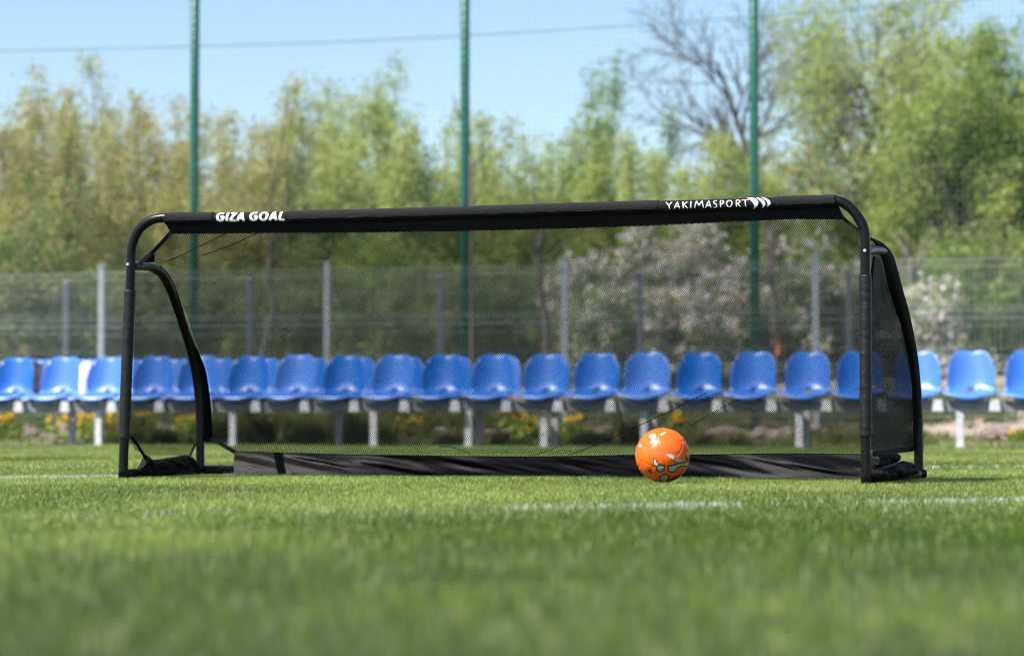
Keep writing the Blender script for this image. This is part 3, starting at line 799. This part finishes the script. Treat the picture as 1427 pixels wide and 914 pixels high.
# two small orange things beyond the seats
def cone(px, py, Y, h, label, floor=None):
    p = at_y(px, py, Y); z0 = p.z - h if floor is None else floor
    mb = MB(); mb.tube([(p.x, Y, z0 + h * t) for t in (0, .04, .041, .5, .98, 1)], [h * .42, h * .42, h * .27, h * .17, h * .06, .004], 14)
    tag(mb.build('marker_cone', M['orange']), label, 'cone', 'orange marker cones')
cone(1213, 601, 22.6, .16, 'small orange cone on the ground seen through the goal right netting', floor=gh(*at_y(1213, 601, 22.6).xy))
def ribbon_scrap():
    p = at_y(1083, 480, 23.40); rows = []
    for k in range(9):
        t = k / 8; row = []
        for i in range(4):
            u = i / 3 - .5; row.append(p + Vector((u * .06 * (1 - .6 * t) + .03 * t + .01 * math.sin(t * 6), -.012 - .02 * math.sin(t * 5 + u * 3), .08 - .18 * (1 - t))))
        rows.append(row)
    mb = MB(); mb.slab(rows, .003)
    tag(mb.build('orange_cloth_scrap', mat_plain('faded_orange_cloth', (0.30, 0.11, 0.055), (0.36, 0.15, 0.08), 20, 0.8)), 'orange cloth scrap caught on the near fence right of the green pole', 'cloth scrap')
ribbon_scrap()

# ------------------------------------------------------------------ the goal
gbase = (G(171.4, 665).x + G(1206.8, 672).x) / 2
goal = thing('football_goal', (gbase, Y0, 0), 'black portable football goal with fine black netting and white lettering on its crossbar', 'goal')
RT = .0192
def wr(seed, a, f=60):                     # wrinkled cloth radius
    return lambda i, k, p: 1 + a * noise.noise(Vector((p.x * 25 + math.cos(k * .39) * .7, p.z * f, seed + math.sin(k * .39) * .7))) + a * .5 * noise.noise(Vector((p.x * 60, p.z * 140, seed + k * .2)))
mb = MB(); PL = smooth([G(171.2, 669), G(175, 560), G(179, 450), G(181.8, 385), G(182.6, 352), G(186, 336), G(194, 320), G(207, 309), G(222, 304.2), G(240, 303.5)], 8)
mb.tube(PL, RT, 20); post_l = mb.build('post', M['tube'], goal)
mb = MB(); PR = smooth([G(1206.8, 677), G(1206.5, 560), G(1206.3, 450), G(1206, 380), G(1206, 340), G(1204, 320), G(1196, 303), G(1184, 289), G(1172, 281.5), G(1160, 279.5)], 8)
mb.tube(PR, RT, 20); post_r = mb.build('post', M['tube'], goal)
for post, px, py, ox in ((post_l, 181, 369, 0), (post_r, 1206, 349.8, 0)):
    c = G(px, py); n_ = Vector((0, -1, 0)); a = c + n_ * (RT - .004)
    mb = MB(); mb.tube([a, a + n_ * .007, a + n_ * .009], [.006, .006, .0045], 14); mb.tube([a + n_ * .009, a + n_ * .0095], [.003, .003], 6)
    mb.build('bolt', M['steel'], post)
top_px = [(231, 297.3), (300, 296.6), (400, 295.0), (500, 292.8), (640, 289), (770, 285), (900, 281), (1040, 276.6), (1110, 274.3), (1166, 272.8)]
cb_axis = [G(x, y + 8.2) for x, y in top_px]
mb = MB(); mb.tube([G(240, 303.5)] + cb_axis[1:-1] + [G(1160, 279.5)], RT * .95, 16); mb.build('crossbar', M['tube'], goal)
RS = .0232
axis = smooth(cb_axis, 26)
mb = MB(); mb.tube(axis, RS, 24, True, wr(3, .06, 40))
sleeve = mb.build('crossbar_sleeve', M['fabric'], goal)
def on_sleeve(px, deg, r):                  # a point on the sleeve at picture column px, deg above the forward direction
    yy = np.interp(px, [q[0] for q in top_px], [q[1] + 8.2 for q in top_px]); c = G(px, yy)
    return c + Vector((0, -math.cos(rad(deg)), math.sin(rad(deg)))) * r
def flap(x0, x1, d0, d1, seed):
    rows = []
    n = int((x1 - x0) / 4) + 2
    for k in range(8):
        d = d0 + (d1 - d0) * k / 7
        rows.append([on_sleeve(x0 + (x1 - x0) * i / (n - 1), d + (7 * noise.noise(Vector((i * .16, k * .1, seed))) + 4 * noise.noise(Vector((i * .6, 3, seed))) if k < 2 else 0), RS + .0026 + .0018 * noise.noise(Vector((i * .3, k * .8, seed)))) for i in range(n)])
    mb = MB(); mb.slab(rows, .0018); return mb.build('flap', M['felt'], sleeve)
flap(233, 298, -14, 118, 1); flap(405, 918, -14, 118, 2); flap(1083, 1164, -14, 118, 3)
for x0, x1, d in ((233, 298, -17), (405, 918, -17), (1083, 1164, -17)):
    mb = MB(); mb.tube([on_sleeve(x0 + (x1 - x0) * i / 60, d + 2.4 * noise.noise(Vector((i * .3, 0, x0))), RS + .0014) for i in range(61)], .0011, 6)
    mb.build('hem_stitching', M['stitch'], sleeve)
# fabric strip below the crossbar
bot_px = [(238.5, 325.5), (300, 325), (400, 324), (520, 323.4), (640, 321.8), (770, 318.6), (900, 314.4), (1010, 309.4), (1100, 305), (1177, 305.5)]
def strip_pt(u, v):
    xt = 229 + (1168 - 229) * u; xb = 238.5 + (1177 - 238.5) * u
    a = on_sleeve(xt, -90, RS * .55); b = G(xb, np.interp(xb, [q[0] for q in bot_px], [q[1] for q in bot_px]), .012)
    p = a.lerp(b, v); p.y += .004 * noise.noise(Vector((u * 26, v * 1.2, 1))) * v; return p
mb = MB(); mb.slab([[strip_pt(i / 150, k / 7) for i in range(151)] for k in range(8)], .0015)
mb.build('crossbar_strip', M['fabric'], goal)
mb = MB(); mb.tube([strip_pt(i / 300, 1.0) + Vector((0, -.001, 0)) for i in range(301)], .0022, 6, True, lambda i, k, p: 1 + .55 * math.sin(i * 2.2)); mb.build('strip_hem', M['net'], goal)

# post sleeves
def cut(P, za, zb):
    q = [p for p in resample(P, 260) if za <= p.z <= zb]; return q
zl0, zl1 = G(174, 612).z, G(180, 404).z
mb = MB(); mb.tube(cut(PL, zl0, zl1), .0234, 22, True, wr(9, .05, 40)); mb.build('post_sleeve', M['nylon'], goal)
zr0, zr1 = G(1207, 609).z, G(1206, 383.5).z
mb = MB(); mb.tube(cut(PR, zr0, zr1), .0232, 22, True, wr(5, .085, 48)); mb.build('post_sleeve', M['nylon'], goal)

# side frames, floor bars
SL = smooth([G(183, 371, .0), G(200, 371.3, .2), (G(212, 373.5, .30)), G(224, 381, .38), G(234, 396, .46), G(244, 420, .55), G(255, 452, .64), G(266, 489, .72), G(274, 528, .77), G(278.5, 570, .785), G(279, 610, .785), G(279, 656, .785)], 8)
mb = MB(); mb.tube(SL, .0188, 18); mb.build('side_frame', M['tube'], goal)
SR = smooth([G(1206, 350, .0), G(1221, 348.5, .15), G(1233, 354, .27), G(1246, 386, .38), G(1255, 425, .5), G(1265, 468, .62), G(1274, 515, .73), G(1278.5, 565, .78), G(1280, 628, .785), G(1280, 658, .785)], 8)
mb = MB(); mb.tube(SR, .0188, 18); mb.build('side_frame', M['tube'], goal)
zb_ = .014
a, b_ = G(279, 653, .805), G(1292, 657.5, .805); a.z = b_.z = .0165
a = a - Vector((.02, 0, 0))
mb = MB(); mb.tube([a, a.lerp(b_, .25), a.lerp(b_, .5), a.lerp(b_, .75), b_ - Vector((.012, 0, 0)), b_ - Vector((.004, 0, 0)), b_], [.0192, .0192, .0192, .0192, .0192, .016, .008], 18)
mb.build('rear_bar', M['tube'], goal)
for (pa, qa) in (((173, 657, .02), (279, 653, .775)), ((1207, 662, .02), (1280, 657.5, .775))):
    a2, c2 = G(*pa), G(*qa); a2.z = c2.z = .015
    mb = MB(); mb.tube([a2, a2.lerp(c2, .5), c2], .0185, 16); mb.build('floor_bar', M['tube'], goal)

# net surfaces: boundary curves in (pixel, depth)
Lc = resample(smooth([G(238.5, 325, .012), G(217, 344, .06), G(203, 363, .15), G(214, 367, .30), G(236, 391, .43), G(256, 432, .58), G(272, 478, .70), G(287, 515, .78), G(294, 565, .805), G(296, 608, .812), G(312, 619, .81), G(327, 629, .80)], 10), 200)
Rc = resample(smooth([G(1177, 305.5, .012), G(1197, 322, .06), G(1213, 333, .14), G(1232, 342, .22), G(1245, 360, .3), G(1255, 397, .4), G(1267, 441, .52), G(1277, 490, .65), G(1281, 522, .73), G(1284.5, 571, .79), G(1286, 628, .805)], 10), 200)
Tc = resample([strip_pt(i / 100, 1.0) for i in range(101)], 200)
sk_top = [(327, 629), (360, 629.3), (400, 631), (470, 632.5), (540, 634), (640, 635.6), (760, 636), (870, 634), (1000, 632.6), (1100, 632), (1197, 632), (1240, 631), (1286, 628)]
Bc = resample(smooth([G(x, y, .778) for x, y in sk_top], 10), 200)
Lc, Rc, Tc, Bc = [np.array([tuple(p) for p in c]) for c in (Lc, Rc, Tc, Bc)]
def coons(u, v, Lc, Rc, Tc, Bc):
    def ev(c, t):
        x = np.clip(t, 0, 1) * (len(c) - 1); i = np.minimum(x.astype(int), len(c) - 2); f = (x - i)[:, None]; return c[i] * (1 - f) + c[i + 1] * f
    u1, v1 = u[:, None], v[:, None]
    return (ev(Lc, v) * (1 - u1) + ev(Rc, v) * u1 + ev(Tc, u) * (1 - v1) + ev(Bc, u) * v1
            - (Tc[0] * (1 - u1) * (1 - v1) + Tc[-1] * u1 * (1 - v1) + Bc[0] * (1 - u1) * v1 + Bc[-1] * u1 * v1))
def net(name, curves, nu, nv, hole, seed, wob=.008, clip=None):
    """diamond mesh: every cell is four slim quads round an open hole"""
    iu, iv = np.meshgrid(np.arange(2 * nu + 1), np.arange(2 * nv + 1), indexing='ij')
    k = ((iu + iv) % 2 == 1) & (iu > 0) & (iu < 2 * nu) & (iv > 0) & (iv < 2 * nv)
    cu, cv = iu[k], iv[k]
    def pos(a, b):
        u, v = a / (2 * nu), b / (2 * nv); p = coons(u, v, *curves)
        e = np.minimum(np.minimum(u, 1 - u) * 8, np.minimum(v, 1 - v) * 5).clip(0, 1)
        q = wob * e * (smooth_noise(u * 9, v * 5, 1, seed) + .5 * smooth_noise(u * 30, v * 16, 1, seed + 1) - .75) * 2
        p[:, 1] += q; p[:, 2] -= q * .6; return p
    off = np.array([(1, 0), (0, 1), (-1, 0), (0, -1)])
    O = [pos(cu + dx, cv + dy) for dx, dy in off]; I = [pos(cu + dx * hole, cv + dy * hole) for dx, dy in off]
    V = np.stack(O + I, 1); n = len(cu)
    q = []
    for i in range(4):
        j = (i + 1) % 4; q += [i, j, 4 + j, 4 + i]
    ff = (np.arange(n)[:, None] * 8 + np.array(q)[None]).ravel()
    return np_obj(name, V.reshape(-1, 3), ff, np.full(n * 4, 4), M['net'], goal)
net('back_net', (Lc, Rc, Tc, Bc), 345, 150, .665, 41, .014)
def arr(pts, n=120): return np.array([tuple(p) for p in resample(smooth(pts, 10), n)])
A = arr([G(187, 378, .02), G(187, 480, .02), G(183, 611, .02), G(203, 634, .12)])
B = arr([G(212, 380, .30), G(230, 398, .46), G(250, 450, .62), G(268, 510, .75), G(273, 560, .78), G(273, 618, .78), G(264, 635, .72)])
net('side_net', (A, B, np.array([A[0], B[0]]), np.array([A[-1], B[-1]])), 80, 90, .66, 51, .01)
A = arr([G(1219, 357, .08), G(1213, 392, .03), G(1212, 600, .03), G(1218, 632, .06)])
B = arr([G(1227, 359, .2), G(1241, 413, .4), G(1255, 454, .52), G(1267, 502, .65), G(1271, 563, .76), G(1272, 626, .78)])
net('side_net', (A, B, np.array([A[0], B[0]]), np.array([A[-1], B[-1]])), 80, 90, .36, 61, .014)

# black cloth bands round the side frames
def band(inner, outer, n=60, bulge=.012):
    a, b = resample(smooth(inner, 8), n), resample(smooth(outer, 8), n)
    rows = []
    for k in range(7):
        t = k / 6
        rows.append([a[i].lerp(b[i], t) + Vector((0, -bulge * math.sin(t * 3.1416) - .002 * noise.noise(Vector((i * .35, k * .6, 2))), 0)) for i in range(n)])
    mb = MB(); mb.slab(rows, .0018); return mb.build('side_band', M['fabric'], goal)
band([G(213, 380.5, .31), G(222, 388, .39), G(232, 406, .47), G(242, 432, .555), G(252, 463, .64), G(262, 495, .72), G(269.5, 528, .77), G(272.5, 560, .785), G(273, 612, .785)],
     [G(223, 370, .37), G(237, 386, .45), G(249.5, 415, .54), G(261, 452, .64), G(270, 478, .70), G(285, 511, .77), G(292.5, 555, .80), G(296.5, 609.5, .81), G(297, 611, .81)], bulge=-.022)
band([G(1215, 334, .10), G(1222, 345, .16), G(1228, 360, .24), G(1241, 413, .4), G(1255, 454, .52), G(1267, 502, .65), G(1271, 563, .76), G(1272, 628, .78)],
     [G(1217, 332, .12), G(1232.6, 341, .22), G(1245, 358, .3), G(1256, 397, .4), G(1268, 441, .52), G(1277.5, 490, .65), G(1281.5, 522, .73), G(1285, 571, .79), G(1286.5, 628, .805)], bulge=.024)
# hem of the right side net, straps, corner knots
def strap(pts, wd, name='strap', nrm=Vector((0, -1, 0))):
    P = resample(smooth(pts, 8), 24); rows = [[], []]
    for i, p in enumerate(P):
        t = (P[min(i + 1, 23)] - P[max(i - 1, 0)]).normalized(); s_ = t.cross(nrm).normalized() * wd / 2
        rows[0].append(p - s_); rows[1].append(p + s_)
    mb = MB(); mb.slab(rows, .003); return mb.build(name, M['fabric'], goal)
strap([G(240, 322, .005), G(229, 334, .03), G(213, 351, .06), G(194, 368.5, .10)], .016)
strap([G(1174, 303, .005), G(1183, 311, .02), G(1198, 322.5, .02)], .012)
strap([G(1209, 331, .05), G(1217, 334.5, .12), G(1232, 342, .2)], .010)
strap([G(183, 609, .01), G(192, 621, .06), G(203, 639, .12)], .013)
strap([G(273, 617, .775), G(268, 627, .75), G(263, 640, .73)], .011)
strap([G(285, 612.5, .80), G(298, 613, .80), G(312, 621, .79), G(329, 631, .785)], .017)
strap([G(1217, 632.5, .06), G(1240, 629, .35), G(1272, 625.5, .78)], .020)
strap([G(1218, 357, .07), G(1214.5, 390, .035), G(1213, 450, .03)], .010)
mb = MB(); mb.slab([[G(203, 357, .10), G(213, 352, .12), G(216, 357, .16)], [G(198, 366, .10), G(208, 366, .16), G(215.5, 365.5, .22)]], .004); mb.build('corner_tie', M['fabric'], goal)
# rear skirt
sk_bot = [(326, 660.0), (420, 660.8), (560, 661.8), (700, 662.8), (870, 664.0), (1040, 664.8), (1200, 665.8), (1240, 666)]
def skirt_pt(u, v):
    xt = 327 + (1240 - 327) * u; a = G(xt, np.interp(xt, [q[0] for q in sk_top], [q[1] for q in sk_top]), .778)
    xb = 326 + (1240 - 326) * u; tilt = .5 + .5 * math.tanh((abs(u - .50) - .29) / .06) * (1 + .3 * noise.noise(Vector((u * 9, 2, 2))))
    b = G(xb, np.interp(xb, [q[0] for q in sk_bot], [q[1] for q in sk_bot]), .776 - .075 * tilt)
    p = a.lerp(b, v); e = math.sin(min(1, v * 1.05) * 3.1416)
    fold = noise.noise(Vector((u * 7 - v * 1.3, v * .7, 4))) * .020 + noise.noise(Vector((u * 26 - v * 3.5, v * 1.2, 9))) * .011 + noise.noise(Vector((u * 70 - v * 7, v * 2, 2))) * .004
    p.y += e * (-.004 + fold); p.z += e * fold * .35 + (1 - v) * .004 * noise.noise(Vector((u * 9, 0, 8))); return p
mb = MB(); mb.slab([[skirt_pt(i / 320, k / 14) for i in range(321)] for k in range(15)], .0015); mb.build('rear_skirt', M['skirt'], goal)
mb = MB(); mb.tube([skirt_pt(i / 420, 0) + Vector((0, -.001, 0)) for i in range(421)], .0021, 6, True, lambda i, k, p: 1 + .55 * math.sin(i * 2.1)); mb.build('skirt_hem', M['net'], goal)
# side skirts: cloth bunched round the floor bars
def lump(top, bot, seed, amp):
    n = 40; a, b = resample(smooth(top, 8), n), resample(smooth(bot, 8), n); rows = []
    for k in range(13):
        t = k / 12
        rows.append([a[i].lerp(b[i], t) + Vector((.85, -.45, .12)) * (max(0.0, math.sin(t * 3.1415926)) ** .6 * (.036 + amp * noise.noise(Vector((i * .22 - t * 2, t * 2.2, seed)))) + .006 * noise.noise(Vector((i * .7, t * 5, seed)))) for i in range(n)])
    mb = MB(); mb.slab(rows, .002); return mb.build('side_skirt', M['fabric'], goal)
lump([G(191, 653, .10), G(197, 643, .12), G(203, 633, .14), G(212, 640, .2), G(238, 637, .45), G(262, 634, .68), G(268, 645, .72), G(275, 650, .76)],
     [G(189, 659, .06), G(200, 661.5, .1), G(225, 661.5, .3), G(250, 660.5, .55), G(275, 658, .74)], 3, .03)
lump([G(1217, 646, .06), G(1222, 650, .1), G(1232, 650, .25), G(1247, 644.5, .42), G(1261, 642, .6), G(1267, 649, .68), G(1270, 655, .72)],
     [G(1216, 669, .02), G(1228, 670.5, .08), G(1246, 669.5, .3), G(1260, 666.5, .5), G(1270, 663.5, .68)], 8, .035)
lump([G(1216, 634, .05), G(1224, 632, .12), G(1236, 631, .25), G(1246, 631, .35)], [G(1217, 652, .06), G(1226, 652, .12), G(1238, 648, .25), G(1246, 645, .35)], 12, .02)
# slack cords on the netting
def cord(pts, r=.0016):
    mb = MB(); mb.tube(smooth(pts, 12), r, 6); mb.build('cord', M['net'], goal)
cord([G(228, 366, .33), G(250, 357, .30), G(285, 340, .16), G(314, 326, .05)], .0019)
cord([G(282, 356, .40), G(305, 348, .28), G(330, 338, .16), G(357, 326, .05)], .0019)
cord([G(792, 634, .79), G(830, 620, .76), G(890, 593, .72), G(935, 572, .68), G(985, 547, .62)], .0019)
cord([G(745, 634, .79), G(780, 622, .77), G(800, 612, .76)], .0013)
cord([G(955, 597, .74), G(990, 577, .70), G(1030, 556, .66)], .0012)
cord([G(612, 621, .78), G(634, 624, .78), G(656, 633, .79)], .0016)
cord([G(700, 632, .79), G(720, 617, .77), G(752, 598, .74)], .0009)

# ------------------------------------------------------------------ lettering on the crossbar sleeve
def ribbon_mesh(strokes, wpx, x0, x1, d_lo, d_hi, name, taper=0.0, dx=0.0, slant=0.0, rr=RS + .0012):
    """strokes: polylines in a box 0..1 x 0..1 laid on the sleeve between picture columns x0..x1"""
    mb = MB(); hpx = 14.0
    for st in strokes:
        P = [np.array((x0 + (x1 - x0) * a + slant * (b - .5), b * hpx)) for a, b in st]
        D = []
        for i in range(len(P) - 1):
            n = max(2, int(np.linalg.norm(P[i + 1] - P[i]) / .8)); D += [P[i] + (P[i + 1] - P[i]) * k / n for k in range(n)]
        D.append(P[-1]); L, R_ = [], []
        for i, p in enumerate(D):
            t = D[min(i + 1, len(D) - 1)] - D[max(i - 1, 0)]; t = t / (np.linalg.norm(t) + 1e-9); n = np.array((-t[1], t[0]))
            ww = wpx / 2 * (1 - taper * abs(2 * i / (len(D) - 1) - 1) ** 2)
            L.append(p + n * ww); R_.append(p - n * ww)
        f = lambda q: on_sleeve(q[0] + dx, d_lo + (d_hi - d_lo) * q[1] / hpx, rr)
        mb.sheet([[f(q) for q in L], [f(q) for q in D], [f(q) for q in R_]])
    return mb
def arc(cx, cy, rx, ry, a0, a1, n=14):
    return [(cx + rx * math.cos(rad(a0 + (a1 - a0) * i / n)), cy + ry * math.sin(rad(a0 + (a1 - a0) * i / n))) for i in range(n + 1)]
GL = {
 'G': [arc(.55, .5, .42, .43, 50, 330), [(.9, .30), (.93, .46)], [(.55, .45), (.97, .45)]],
 'I': [[(.5, 0), (.5, 1)]],
 'Z': [[(.1, .93), (.92, .93)], [(.88, .93), (.12, .07)], [(.06, .07), (.95, .07)]],
 'A': [[(.05, 0), (.55, 1)], [(.5, 1), (.93, 0)], [(.22, .32), (.82, .32)]],
 'O': [arc(.5, .5, .42, .44, 0, 372)],
 'L': [[(.3, 1), (.18, .07)], [(.1, .07), (.95, .07)]],
 'Y': [[(0, 1), (.52, .45), (.62, 0)], [(1, .98), (.5, .48)]],
 'K': [[(.1, 1), (.2, 0)], [(.9, .95), (.18, .48)], [(.3, .55), (1, .02)]],
 'M': [[(0, 0), (.2, 1), (.5, .35), (.82, 1), (1, 0)]],
 'S': [arc(.55, .74, .38, .24, 40, 255, 10) + arc(.45, .26, .4, .25, 80, -140, 10)],
 'P': [[(.2, 1), (.25, 0)], [(.2, .95)] + arc(.35, .70, .55, .26, 80, -95, 10) + [(.22, .42)]],
 'R': [[(.2, 1), (.22, 0)], [(.2, .95)] + arc(.35, .72, .5, .24, 80, -95, 10) + [(.22, .46)], [(.4, .48), (1, 0)]],
 'T': [[(0, .93), (1, .97)], [(.55, .95), (.62, 0)]],
}
mb = MB()
for ch, x0, x1 in (('G', 304.4, 315.4), ('I', 317.6, 321.2), ('Z', 322.6, 332.2), ('A', 333.4, 343.6), ('G', 350.6, 361.8), ('O', 364.4, 376), ('A', 378.4, 389), ('L', 391.2, 400)):
    q = ribbon_mesh(GL[ch], 3.5, x0, x1, -33, 64, ch, slant=1.2); mb.add(q.v, q.f, False)
mb.build('lettering', M['white'], sleeve)
mb = MB()
for ch, x0, x1 in (('Y', 929.4, 938), ('A', 940.5, 949.6), ('K', 952.3, 960), ('I', 962.4, 966), ('M', 969.4, 982), ('A', 984.4, 993), ('S', 995, 1001), ('P', 1004, 1010.4), ('O', 1013.2, 1022.4), ('R', 1026, 1033.6), ('T', 1034.6, 1044)):
    q = ribbon_mesh(GL[ch], 1.45, x0, x1, -27, 42, ch, taper=.35); mb.add(q.v, q.f, False)
mb.build('lettering', M['white'], sleeve)
def zpt(zx, zy):                          # position in the enlarged view of the emblem -> on the sleeve
    px = 920 + zx / 8.394; py = 270 + zy / 8.394
    yc = np.interp(px, [q[0] for q in top_px], [q[1] + 8.2 for q in top_px]); s_ = (yc - py) / 8.4
    return on_sleeve(px, math.degrees(math.asin(max(-.98, min(.985, s_)))), RS + .0013)
for out, inn in ((([(960, 38), (1060, 46), (1120, 66), (1160, 105), (1150, 145), (1100, 186)]), ([(960, 38), (1010, 52), (1050, 72), (1090, 105), (1112, 140), (1100, 186)])),
                 (([(1120, 48), (1185, 66), (1225, 92), (1243, 122), (1235, 148), (1195, 177)]), ([(1120, 48), (1150, 70), (1180, 92), (1206, 122), (1212, 145), (1195, 177)])),
                 (([(1180, 46), (1245, 62), (1285, 86), (1303, 112), (1296, 132), (1256, 160)]), ([(1180, 46), (1218, 68), (1248, 88), (1266, 112), (1270, 132), (1256, 160)]))):
    def dens(p):
        o = []
        for i in range(len(p) - 1): o += [(p[i][0] + (p[i + 1][0] - p[i][0]) * k / 5, p[i][1] + (p[i + 1][1] - p[i][1]) * k / 5) for k in range(5)]
        return o + [p[-1]]
    o_, i_ = dens(out), dens(inn); mb = MB()
    mb.sheet([[zpt(*p) for p in o_], [zpt((p[0] + q[0]) / 2, (p[1] + q[1]) / 2) for p, q in zip(o_, i_)], [zpt(*q) for q in i_]], False)
    mb.build('emblem_chevron', M['white'], sleeve)

# ------------------------------------------------------------------ the ball
def make_ball():
    bp_ = at_z(923.4, 672.3, -.003); R_ = 38.0 / F * (bp_ - CAM).dot(_fwd)
    bm = bmesh.new(); bmesh.ops.create_icosphere(bm, subdivisions=7, radius=1.0)
    N = np.array([tuple(v.co) for v in bm.verts]); N /= np.linalg.norm(N, axis=1, keepdims=True)
    # 32-panel seams: the nearest two panel centres are (almost) equally near
    ph = (1 + 5 ** .5) / 2
    ico = np.array([(0, a, b * ph) for a in (-1, 1) for b in (-1, 1)] + [(a, b * ph, 0) for a in (-1, 1) for b in (-1, 1)] + [(b * ph, 0, a) for a in (-1, 1) for b in (-1, 1)], float)
    ico /= np.linalg.norm(ico[0])
    dod = np.array([(a, b, c) for a in (-1, 1) for b in (-1, 1) for c in (-1, 1)] + [(0, a / ph, b * ph) for a in (-1, 1) for b in (-1, 1)] +
                   [(a / ph, b * ph, 0) for a in (-1, 1) for b in (-1, 1)] + [(b * ph, 0, a / ph) for a in (-1, 1) for b in (-1, 1)], float)
    dod /= np.linalg.norm(dod[0])
    rot = np.array(Matrix.Rotation(rad(20), 3, 'Z') @ Matrix.Rotation(rad(52), 3, 'X') @ Matrix.Rotation(rad(11), 3, 'Y'))
    ico, dod = ico @ rot.T, dod @ rot.T
    # plane cuts of the truncated icosahedron: pentagon planes lie farther out than hexagon planes
    hp, hh = 0.9393, 0.9149
    val = np.concatenate([hp / np.maximum(N @ ico.T, 1e-3) * np.where(N @ ico.T > .2, 1, 99), hh / np.maximum(N @ dod.T, 1e-3) * np.where(N @ dod.T > .2, 1, 99)], 1)
    val.sort(axis=1); d = val[:, 1] - val[:, 0]
    groove = np.exp(-(d / .022) ** 2)
    V = N * (R_ * (1 - .013 * groove))[:, None]
    # printed marks and some painted highlight, laid out on the face that looks at the pitch and repeated behind
    vr, vu, vf = np.array(_right), np.array((0, 0, 1.0)), -np.array(_fwd)
    front = N @ vf > 0
    X = np.where(front, N @ vr, -(N @ vr)) * 388 + 442; Yp = 452 - (N @ vu) * 388
    def inside(poly):
        c = np.zeros(len(X), bool); j = len(poly) - 1
        for i in range(len(poly)):
            xi, yi = poly[i]; xj, yj = poly[j]
            c ^= ((yi > Yp) != (yj > Yp)) & (X < (xj - xi) * (Yp - yi) / (yj - yi + 1e-9) + xi); j = i
        return c
    def near(poly, w_):
        m = np.full(len(X), 1e9)
        for i in range(len(poly)):
            a, b = np.array(poly[i - 1], float), np.array(poly[i], float); ab = b - a
            t = np.clip(((X - a[0]) * ab[0] + (Yp - a[1]) * ab[1]) / (ab @ ab + 1e-9), 0, 1)
            m = np.minimum(m, np.hypot(X - a[0] - t * ab[0], Yp - a[1] - t * ab[1]))
        return m < w_
    col = np.tile(np.array([0.90, 0.125, 0.008]), (len(N), 1))
    col *= (0.93 + .1 * smooth_noise(N[:, 0] * 6, N[:, 2] * 6 + N[:, 1] * 4, 1, 5))[:, None]
    silver, black, white = np.array([.34, .35, .29]), np.array([.012, .010, .012]), np.array([.66, .62, .60])
    horn = [(300, 492), (318, 498), (335, 540), (372, 582), (350, 604), (332, 612), (300, 580), (292, 540)]
    pa = [(345, 612), (375, 578), (442, 592), (438, 652), (380, 682), (338, 640)]
    pb = [(505, 602), (560, 592), (640, 566), (700, 560), (760, 545), (800, 528), (835, 520), (838, 590), (760, 602), (700, 592), (640, 625), (575, 690), (503, 665)]
    pc = [(392, 745), (458, 712), (522, 745), (500, 800), (482, 842), (402, 842)]
    for poly, c_, out in ((horn, white, 9), (pa, silver, 13), (pb, silver, 13), (pc, silver, 14)):
        col[near(poly, out)] = black; col[inside(poly) & ~near(poly, out * .45)] = c_
    for poly, c_ in (([(475, 428), (560, 436), (582, 470), (575, 502), (520, 478)], white), ([(580, 500), (640, 486), (690, 500), (690, 545), (640, 552), (600, 532)], silver),
                     ([(232, 180), (268, 154), (318, 142), (326, 185), (312, 212), (345, 250), (335, 285), (300, 275), (270, 230)], white), ([(392, 160), (424, 134), (480, 117), (474, 132), (436, 154), (402, 172)], white),  # top left whites: print together with the sun highlight painted in
                     ([(98, 318), (114, 294), (128, 284), (144, 312), (130, 332), (112, 338)], white * .8), ([(208, 652), (268, 640), (282, 690), (264, 726), (240, 700)], np.array([.16, .07, .03])),
                     ([(600, 752), (690, 720), (660, 770), (560, 808), (540, 796)], black), ([(740, 486), (770, 470), (800, 520), (770, 535)], black)):
        col[inside(poly)] = c_
    for a, b in (((510, 490), (600, 540)), ((600, 540), (660, 556)), ((232, 180), (290, 262)), ((400, 178), (372, 210)), ((132, 270), (160, 312))):
        col[near([a, b], 5)] = black * 2
    me = bpy.data.meshes.new('football')
    fs = [[v.index for v in f.verts] for f in bm.faces]; bm.free()
    me.from_pydata([tuple(v) for v in V], [], fs)
    at = me.attributes.new('col', 'FLOAT_COLOR', 'POINT'); c4 = np.ones((len(N), 4), np.float32); c4[:, :3] = col; at.data.foreach_set('color', c4.ravel())
    me.polygons.foreach_set('use_smooth', [True] * len(fs))
    m, n, l, p = new_mat('orange_ball_leather')
    a_ = n.new('ShaderNodeAttribute'); a_.attribute_name = 'col'; l.new(a_.outputs['Color'], p.inputs['Base Color'])
    p.inputs['Roughness'].default_value = .30; p.inputs['Specular IOR Level'].default_value = .6
    tc = n.new('ShaderNodeTexCoord'); nz = n.new('ShaderNodeTexNoise'); nz.inputs['Scale'].default_value = 500; l.new(tc.outputs['Object'], nz.inputs['Vector'])
    bp = n.new('ShaderNodeBump'); bp.inputs['Strength'].default_value = .12; bp.inputs['Distance'].default_value = .001; l.new(nz.outputs['Fac'], bp.inputs['Height']); l.new(bp.outputs[0], p.inputs['Normal'])
    me.materials.append(m)
    o = bpy.data.objects.new('football', me); COL.objects.link(o); o.location = (bp_.x, bp_.y, R_ - .003)
    tag(o, 'orange football with silver and black marks on the turf before the goal', 'ball')
make_ball()
